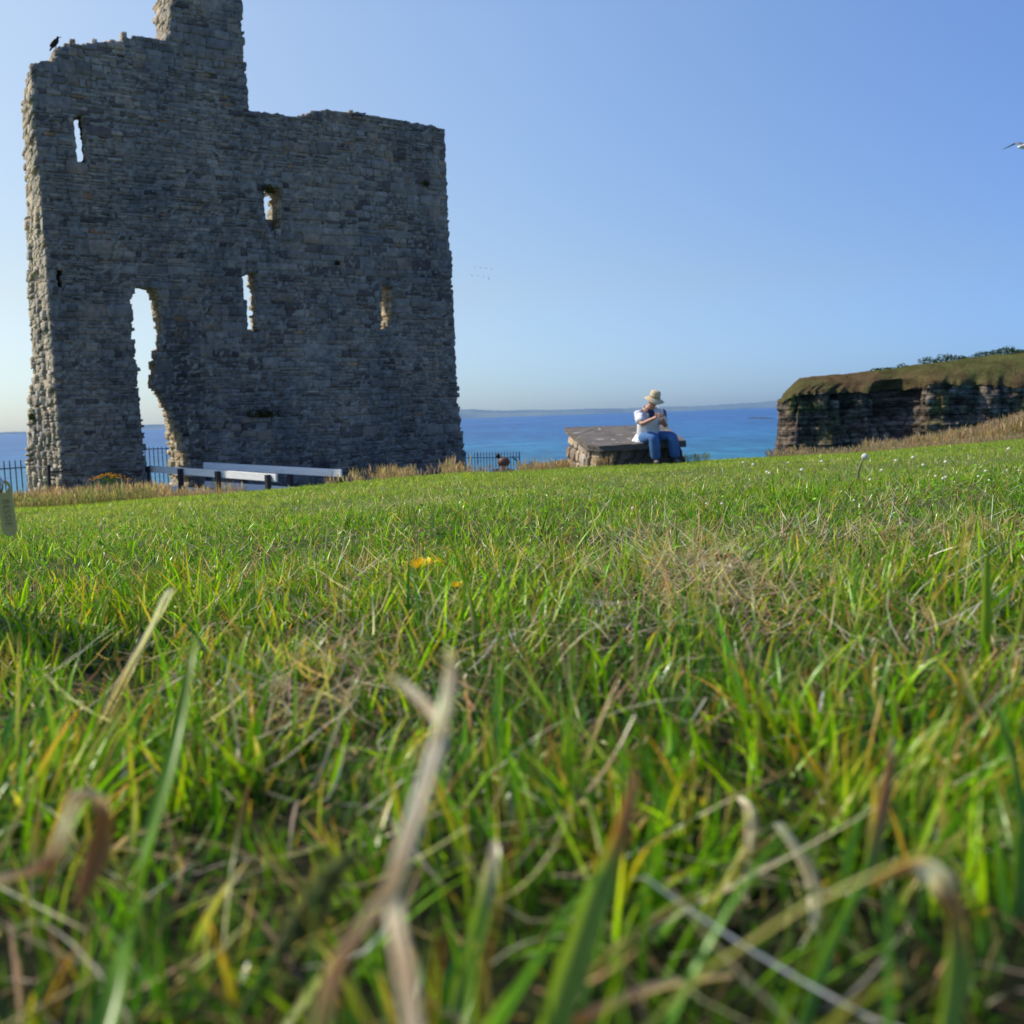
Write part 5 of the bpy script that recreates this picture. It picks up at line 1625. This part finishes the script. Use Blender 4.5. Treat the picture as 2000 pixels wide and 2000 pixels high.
ribbon('tall_grass', [(1050, 2080, .17), (1110, 1900, .18), (1170, 1720, .19), (1210, 1620, .2), (1232, 1540, .205), (1236, 1500, .21)], [.0062, .0062, .0052, .004, .0022, .0008], [YG, YG, YG, ORG, BRN, BRN],
       'wide green blade with a brown tip low in the foreground, right of centre', 'grass blade', M_grass)
ribbon('tall_grass', [(1835, 2060, .17), (1860, 1880, .18), (1850, 1760, .19), (1820, 1700, .19), (1770, 1690, .19), (1700, 1730, .19)], [.005, .0052, .0048, .0048, .003, .0008], [YG, YG, ORG, PALE, ORG, ORG],
       'orange-green blade folded over at its pale bend at the lower right', 'grass blade', M_grass)
ribbon('tall_grass', [(180, 2060, .18), (250, 1860, .2), (300, 1640, .24), (345, 1450, .27), (375, 1290, .29), (385, 1240, .30)], [.006, .0056, .0048, .0042, .0028, .0008], [GRN, GRN, GRN, GRN, YG, YG],
       'long bright green blade slanting up right across the lower left', 'grass blade', M_grass)
ribbon('tall_grass', [(1978, 1820, .25), (1990, 1600, .27), (1962, 1440, .30), (1945, 1370, .31)], [.0055, .0055, .004, .0008], [GRN, GRN, GRN, GRN],
       'broad green blade at the right edge, low in the photo', 'grass blade', M_grass)
ribbon('tall_grass', [(1915, 1400, .5), (1920, 1300, .5), (1924, 1200, .5), (1925, 1130, .5), (1930, 1075, .5)], [.005, .006, .0058, .004, .0008], [GRN, DGRN, YG, YG, DGRN],
       'upright blade rising highest near the right edge', 'grass blade', M_grass)
ribbon('tall_grass', [(1545, 2050, .19), (1600, 1880, .21), (1655, 1760, .23), (1690, 1700, .24), (1718, 1580, .25), (1735, 1490, .26), (1742, 1440, .265)], [.0045, .0048, .0046, .0042, .0038, .0026, .0008], [DGRN, GRN, GRN, GRN, BRN, BRN, TAN],
       'green blade turning brown at its tip, leaning right in the lower right', 'grass blade', M_grass)
ribbon('tall_grass', [(880, 2050, .2), (900, 1940, .21), (940, 1780, .22), (962, 1680, .225), (965, 1640, .23)], [.004, .0045, .004, .003, .001], [GRN, YG, YG, TAN, TAN],
       'pale green blade just right of the bleached central stem', 'grass blade', M_grass)
mb = MB()
pa = [W(470, 1990, .2), W(520, 1900, .2), W(570, 1825, .2), W(620, 1755, .2), W(672, 1690, .2)]
mb.tube(pa, [.0010, .0009, .0008, .0006, .0004], 6, (0.10, 0.19, 0.03))
for k in range(240):
    t = random.random(); q = 1.4 + t * 2.55; i0 = min(3, int(q)); c = pa[i0].lerp(pa[i0 + 1], q - i0)
    d = (pa[4] - pa[1]).normalized(); o = Vector([random.gauss(0, 1) for _ in range(3)]); o = (o - d * o.dot(d)).normalized()
    wv = 0.0045 * math.sin(math.pi * (0.12 + 0.85 * t)) ** 0.7
    b0 = c + o * wv * 0.25; tip = c + o * wv * random.uniform(.7, 1.3) + d * random.uniform(.003, .007); sd_ = d.cross(o) * 0.0009
    g = random.uniform(.6, 1.3); mb.add([b0 - sd_, b0 + sd_, tip], [(0, 1, 2)], (0.17 * g, 0.20 * g, 0.085 * g))
o = mb.build('grass_seed_spike', M_straw)
tag(o, 'grey-green bristly seed spike leaning right at the lower left of centre', 'seed head', kind='thing')
ribbon('dry_straw', [(1130, 1995, .18), (1280, 1935, .19), (1430, 1905, .2)], [.003, .0035, .001], [BRN, TAN, TAN],
       'thin tan straw lying almost flat along the bottom edge', 'dead stem')
ribbon('dry_straw', [(1445, 1560, .3), (1470, 1600, .29), (1462, 1700, .28), (1455, 1780, .27)], [.002, .0035, .003, .002], [PALE, TAN, TAN, TAN],
       'hooked pale straw standing right of centre in the lower half', 'dead stem')
ribbon('dry_straw', [(1520, 1610, .27), (1575, 1690, .265), (1595, 1760, .26), (1590, 1850, .25)], [.0022, .003, .003, .002], [PALE, TAN, PALE, TAN],
       'curved pale straw bending down right of the hooked one', 'dead stem')
# ------------------------------------------------------------------ name tag and the dog that wears it
def build_tag():
    M_brass = simple_mat('brushed_brass', (0.62, 0.48, 0.15), 0.42, 0.10, 200, 0.1, 400, metal=0.15, stretch=(1, 1, 12))
    c = W(13.0, 993, 0.84)
    root = empty('name_tag', c)
    up = (W(4, 940, 0.84) - W(19, 1048, 0.84)).normalized(); nrm = Vector((0.12, -1, 0.10)).normalized()
    rt = up.cross(nrm).normalized() * -1; nrm = up.cross(rt) * 1
    if nrm.y > 0: nrm = -nrm
    rt = Vector((1, 0, 0)) - up * up.x; rt.normalize(); nn = rt.cross(up)   # towards viewer is -y
    if nn.y > 0: nn = -nn
    HL, HW = 0.0232, 0.0062
    out = []
    for k in range(13):
        t = math.pi * k / 12; out.append((HW * math.cos(t), HL - HW + HW * math.sin(t)))
    for k in range(13):
        t = math.pi + math.pi * k / 12; out.append((HW * math.cos(t), -HL + HW + HW * math.sin(t)))
    hc = (0.0, HL - 0.0065); hr = 0.0040; n = len(out)
    hole = [(hc[0] + hr * math.cos(a), hc[1] + hr * math.sin(a)) for a in [math.atan2(p[1] - hc[1], p[0] - hc[0]) for p in out]]
    vs = []
    for d in (0.0005, -0.0005):
        for p in out: vs.append(rt * p[0] + up * p[1] + nn * d)
        for p in hole: vs.append(rt * p[0] + up * p[1] + nn * d)
    fs = []
    for k in range(n):
        k2 = (k + 1) % n
        fs.append((k, k2, n + k2, n + k)); fs.append((2 * n + k, 3 * n + k, 3 * n + k2, 2 * n + k2))
        fs.append((k, 2 * n + k, 2 * n + k2, k2)); fs.append((n + k, n + k2, 3 * n + k2, 3 * n + k))
    mb = MB(); mb.add(vs, fs); mb.build('plate', M_brass, root)
    hp = rt * hc[0] + up * hc[1]
    M_steel = simple_mat('steel_ring', (0.55, 0.55, 0.56), 0.25, 0.05, metal=1.0)
    rc = hp + up * 0.0035 - rt * 0.0035
    pts = [rc + (up * math.sin(a) * 0.0062 + (rt * 0.75 + nn * 0.65).normalized() * math.cos(a) * 0.0062) for a in np.linspace(0, 2 * math.pi, 29)]
    mb = MB(); mb.tube(pts, 0.0009, 8, cap=False); mb.build('ring', M_steel, root, True)
    cu = bpy.data.curves.new('lettering', 'FONT'); cu.body = 'BESSIE'; cu.size = 0.0078; cu.extrude = 0.00008; cu.align_x = 'CENTER'; cu.align_y = 'CENTER'; cu.space_character = 1.08
    cu.offset = -0.00012
    t = bpy.data.objects.new('lettering', cu); COL.objects.link(t); t.parent = root
    # letters read downwards: text x axis = -up, text y axis = +rt
    M = Matrix((-up, rt, nn)).transposed().to_4x4(); M.translation = nn * 0.00062 - up * 0.0036
    t.matrix_local = M
    me = bpy.data.meshes.new_from_object(t.evaluated_get(bpy.context.evaluated_depsgraph_get()))
    ml = t.matrix_local.copy(); bpy.data.objects.remove(t)
    t = link('lettering', me, simple_mat('engraving', (0.16, 0.13, 0.05), 0.8), root); t.matrix_local = M
    tag(root, 'brass name tag reading BESSIE hanging by a ring at the left edge', 'name tag')
    return c, up


tag_c, tag_up = build_tag()


def build_dog():
    M_fur = simple_mat('brown_fur', (0.14, 0.075, 0.04), 0.9, 0.4, 40, 0.8, 120)
    M_fur2 = simple_mat('dark_fur', (0.03, 0.022, 0.018), 0.9, 0.3, 40, 0.8, 120)
    hx, hy = -0.50, 0.80
    gz = float(G(-0.7, 1.0))
    root = empty('dog', (-0.625, 0.935, gz))
    ax = Vector((0.72, -0.69, 0)); ay = Vector((0.69, 0.72, 0))
    D = lambda f, s, z: ax * f + ay * s + Vector((0, 0, z))
    n = {'rump': (D(-0.30, 0, .085), (0.070, 0.075)), 'bel': (D(-0.15, 0, .095), (0.066, 0.070)), 'chest': (D(0.02, 0, .105), (0.074, 0.080)), 'nk': (D(0.09, 0.0, .155), 0.046), 'nk2': (D(0.12, -0.005, .195), 0.042), 'skull': (D(0.145, -0.01, .235), 0.046), 'muz': (D(0.20, -0.02, .222), 0.026), 'nose': (D(0.238, -0.028, .216), 0.017),
         'tl': (D(-0.37, 0.03, .075), 0.02), 'tl2': (D(-0.44, 0.09, .03), 0.014), 'tl3': (D(-0.46, 0.16, .02), 0.008)}
    e = [('rump', 'bel'), ('bel', 'chest'), ('chest', 'nk'), ('nk', 'nk2'), ('nk2', 'skull'), ('skull', 'muz'), ('muz', 'nose'), ('rump', 'tl'), ('tl', 'tl2'), ('tl2', 'tl3')]
    for s, q in ((-1, 'a'), (1, 'b')):
        n['sh' + q] = (D(0.02, .055 * s, .075), 0.036); n['el' + q] = (D(-0.03, .075 * s, .028), 0.024); n['wr' + q] = (D(0.06, .07 * s, .020), 0.018); n['pw' + q] = (D(0.115, .068 * s, .018), 0.020)
        e += [('chest', 'sh' + q), ('sh' + q, 'el' + q), ('el' + q, 'wr' + q), ('wr' + q, 'pw' + q)]
        n['hp' + q] = (D(-0.28, .06 * s, .075), 0.048); n['st' + q] = (D(-0.17, .095 * s, .055), 0.034); n['hk' + q] = (D(-0.29, .105 * s, .022), 0.018); n['ft' + q] = (D(-0.20, .108 * s, .016), 0.018)
        e += [('rump', 'hp' + q), ('hp' + q, 'st' + q), ('st' + q, 'hk' + q), ('hk' + q, 'ft' + q)]
    body = skin('body', [(n, e, 'chest')], M_fur, root)
    for s in (-1, 1):
        skin('ear', [({'a': (D(0.12, -0.008 + .028 * s, .268), (0.016, 0.008)), 'b': (D(0.118, -0.008 + .052 * s, .262), (0.024, 0.008)), 'c': (D(0.125, -0.008 + .062 * s, .232), (0.024, 0.007)), 'd': (D(0.132, -0.008 + .060 * s, .205), (0.012, 0.006))}, [('a', 'b'), ('b', 'c'), ('c', 'd')], 'a')], M_fur2, root)
    # short coat: many fine hairs lying back along the body
    me = body.data; me.calc_loop_triangles()
    co = np.empty(len(me.vertices) * 3); me.vertices.foreach_get('co', co); co = co.reshape(-1, 3)
    tr = np.empty(len(me.loop_triangles) * 3, dtype=np.int32); me.loop_triangles.foreach_get('vertices', tr); tr = tr.reshape(-1, 3)
    A, B, Cc = co[tr[:, 0]], co[tr[:, 1]], co[tr[:, 2]]
    nn_ = np.cross(B - A, Cc - A); ar = np.linalg.norm(nn_, axis=1); pk = rng.choice(len(tr), 16000, p=ar / ar.sum())
    r1, r2 = rng.random((2, 16000, 1)); fl = (r1 + r2) > 1; r1 = np.where(fl, 1 - r1, r1); r2 = np.where(fl, 1 - r2, r2)
    Pt = A[pk] + (B - A)[pk] * r1 + (Cc - A)[pk] * r2; Nn = nn_[pk] / ar[pk][:, None]
    dirn = Nn * 0.45 - np.array(ax)[None] * 0.8 + np.array([0, 0, -0.35])[None] + 0.3 * rng.standard_normal((16000, 3))
    dirn /= np.linalg.norm(dirn, axis=1)[:, None]
    sdv = np.cross(dirn, Nn); sdv /= np.linalg.norm(sdv, axis=1)[:, None] + 1e-9
    ln = rng.uniform(0.006, 0.014, (16000, 1)); wv = 0.0006
    hv = np.stack([Pt - sdv * wv, Pt + sdv * wv, Pt + dirn * ln], 1).reshape(-1, 3)
    hc_ = np.repeat(np.array([0.17, 0.09, 0.045])[None] * rng.uniform(0.5, 1.6, (16000, 1)), 3, 0)
    co_ = link('coat', np_mesh('coat', hv, np.arange(48000).reshape(-1, 3), hc_), M_straw, root); co_['kind'] = 'stuff'
    mb = MB(); mb.ell(D(0.252, -0.03, .220), (0.010, 0.010, 0.008), 10, 8)
    mb.build('nose', M_dark, root, True)
    mb = MB()
    for s in (-1, 1):
        mb = MB(); mb.ell(D(0.182, -0.016 + .020 * s, .246), (0.0050, 0.0050, 0.0050), 10, 8); mb.build('eye', M_dark, root, True)
    # collar
    c = D(0.105, -0.003, .175); axn = D(0.35, 0, 1).normalized(); a = axn.orthogonal().normalized(); b = axn.cross(a)
    mb = MB(); vs = []; nn = 28
    for (r, z) in ((0.050, -.009), (0.053, -.009), (0.053, .009), (0.050, .009)):
        for k in range(nn):
            t = 2 * math.pi * k / nn; vs.append(c + a * math.cos(t) * r + b * math.sin(t) * r + axn * z)
    mb.add(vs, [(j * nn + k, j * nn + (k + 1) % nn, ((j + 1) % 4) * nn + (k + 1) % nn, ((j + 1) % 4) * nn + k) for j in range(4) for k in range(nn)])
    col = mb.build('collar', simple_mat('collar_leather', (0.10, 0.035, 0.02), 0.5), root, True)
    # short link from collar to the tag ring
    wc = Vector(root.location)
    ringp = tag_c + tag_up * 0.0232 - wc
    near = c + (ringp - c).normalized() * 0.05
    mb = MB(); mb.tube([near, near.lerp(ringp, .5) + Vector((0, 0, -.006)), ringp + Vector((-.006, 0, .002))], 0.0022, 8)
    mb.build('tag_strap', simple_mat('strap_leather', (0.12, 0.05, 0.03), 0.5), root, True)
    tag(root, 'small brown dog lying just outside the left edge, wearing the BESSIE tag', 'dog')


build_dog()

# ------------------------------------------------------------------ light
SUN_AZ, SUN_EL = -76.0, 45.0           # degrees left of the view direction, above the horizon
sd = Vector((math.sin(R(SUN_AZ)) * math.cos(R(SUN_EL)), math.cos(R(SUN_AZ)) * math.cos(R(SUN_EL)), math.sin(R(SUN_EL))))
sl = bpy.data.lights.new('sun', 'SUN'); sl.energy = 5.0; sl.angle = R(0.53); sl.color = (1.0, 0.92, 0.78)
so = bpy.data.objects.new('sun', sl); COL.objects.link(so)
so.rotation_euler = (-sd).to_track_quat('-Z', 'Y').to_euler()

w = bpy.data.worlds.new('World'); sc.world = w; w.use_nodes = True
nt = w.node_tree; nt.nodes.clear()
out = nt.nodes.new('ShaderNodeOutputWorld'); bg = nt.nodes.new('ShaderNodeBackground'); sky = nt.nodes.new('ShaderNodeTexSky')
sky.sky_type = 'NISHITA'; sky.sun_disc = False; sky.sun_elevation = R(SUN_EL); sky.sun_rotation = R(SUN_AZ)
sky.altitude = 0; sky.air_density = 1.0; sky.dust_density = 0.6; sky.ozone_density = 2.0
bg.inputs['Strength'].default_value = 0.12
tc = nt.nodes.new('ShaderNodeTexCoord'); sx = nt.nodes.new('ShaderNodeSeparateXYZ'); nt.links.new(tc.outputs['Generated'], sx.inputs[0])
el = ramp(nt, sx.outputs['Z'], [(0.0, (.66, .88, 1.28)), (0.03, (.71, .90, 1.20)), (0.12, (1, 1, 1)), (0.35, (1.45, 1.38, 1.24)), (1.0, (1.3, 1.3, 1.3))])
dt = nt.nodes.new('ShaderNodeVectorMath'); dt.operation = 'DOT_PRODUCT'; nt.links.new(tc.outputs['Generated'], dt.inputs[0]); dt.inputs[1].default_value = (math.sin(R(-54)), math.cos(R(-54)), 0)
az = ramp(nt, dt.outputs['Value'], [(0.0, (.64, .82, 1.22)), (0.16, (.66, .83, 1.22)), (0.55, (1.0, 1.05, 1.2)), (0.88, (1.30, 1.16, 1.06))])
g1 = mix_rgb(nt, 1.0, sky.outputs[0], el, 'MULTIPLY'); g2 = mix_rgb(nt, 1.0, g1, az, 'MULTIPLY')
nt.links.new(g2, bg.inputs[0]); nt.links.new(bg.outputs[0], out.inputs[0])

sc.view_settings.view_transform = 'Standard'; sc.view_settings.look = 'None'; sc.view_settings.exposure = 0
sc.cycles.max_bounces = 6; sc.cycles.diffuse_bounces = 3; sc.cycles.transmission_bounces = 4
sc.cycles.use_denoising = True
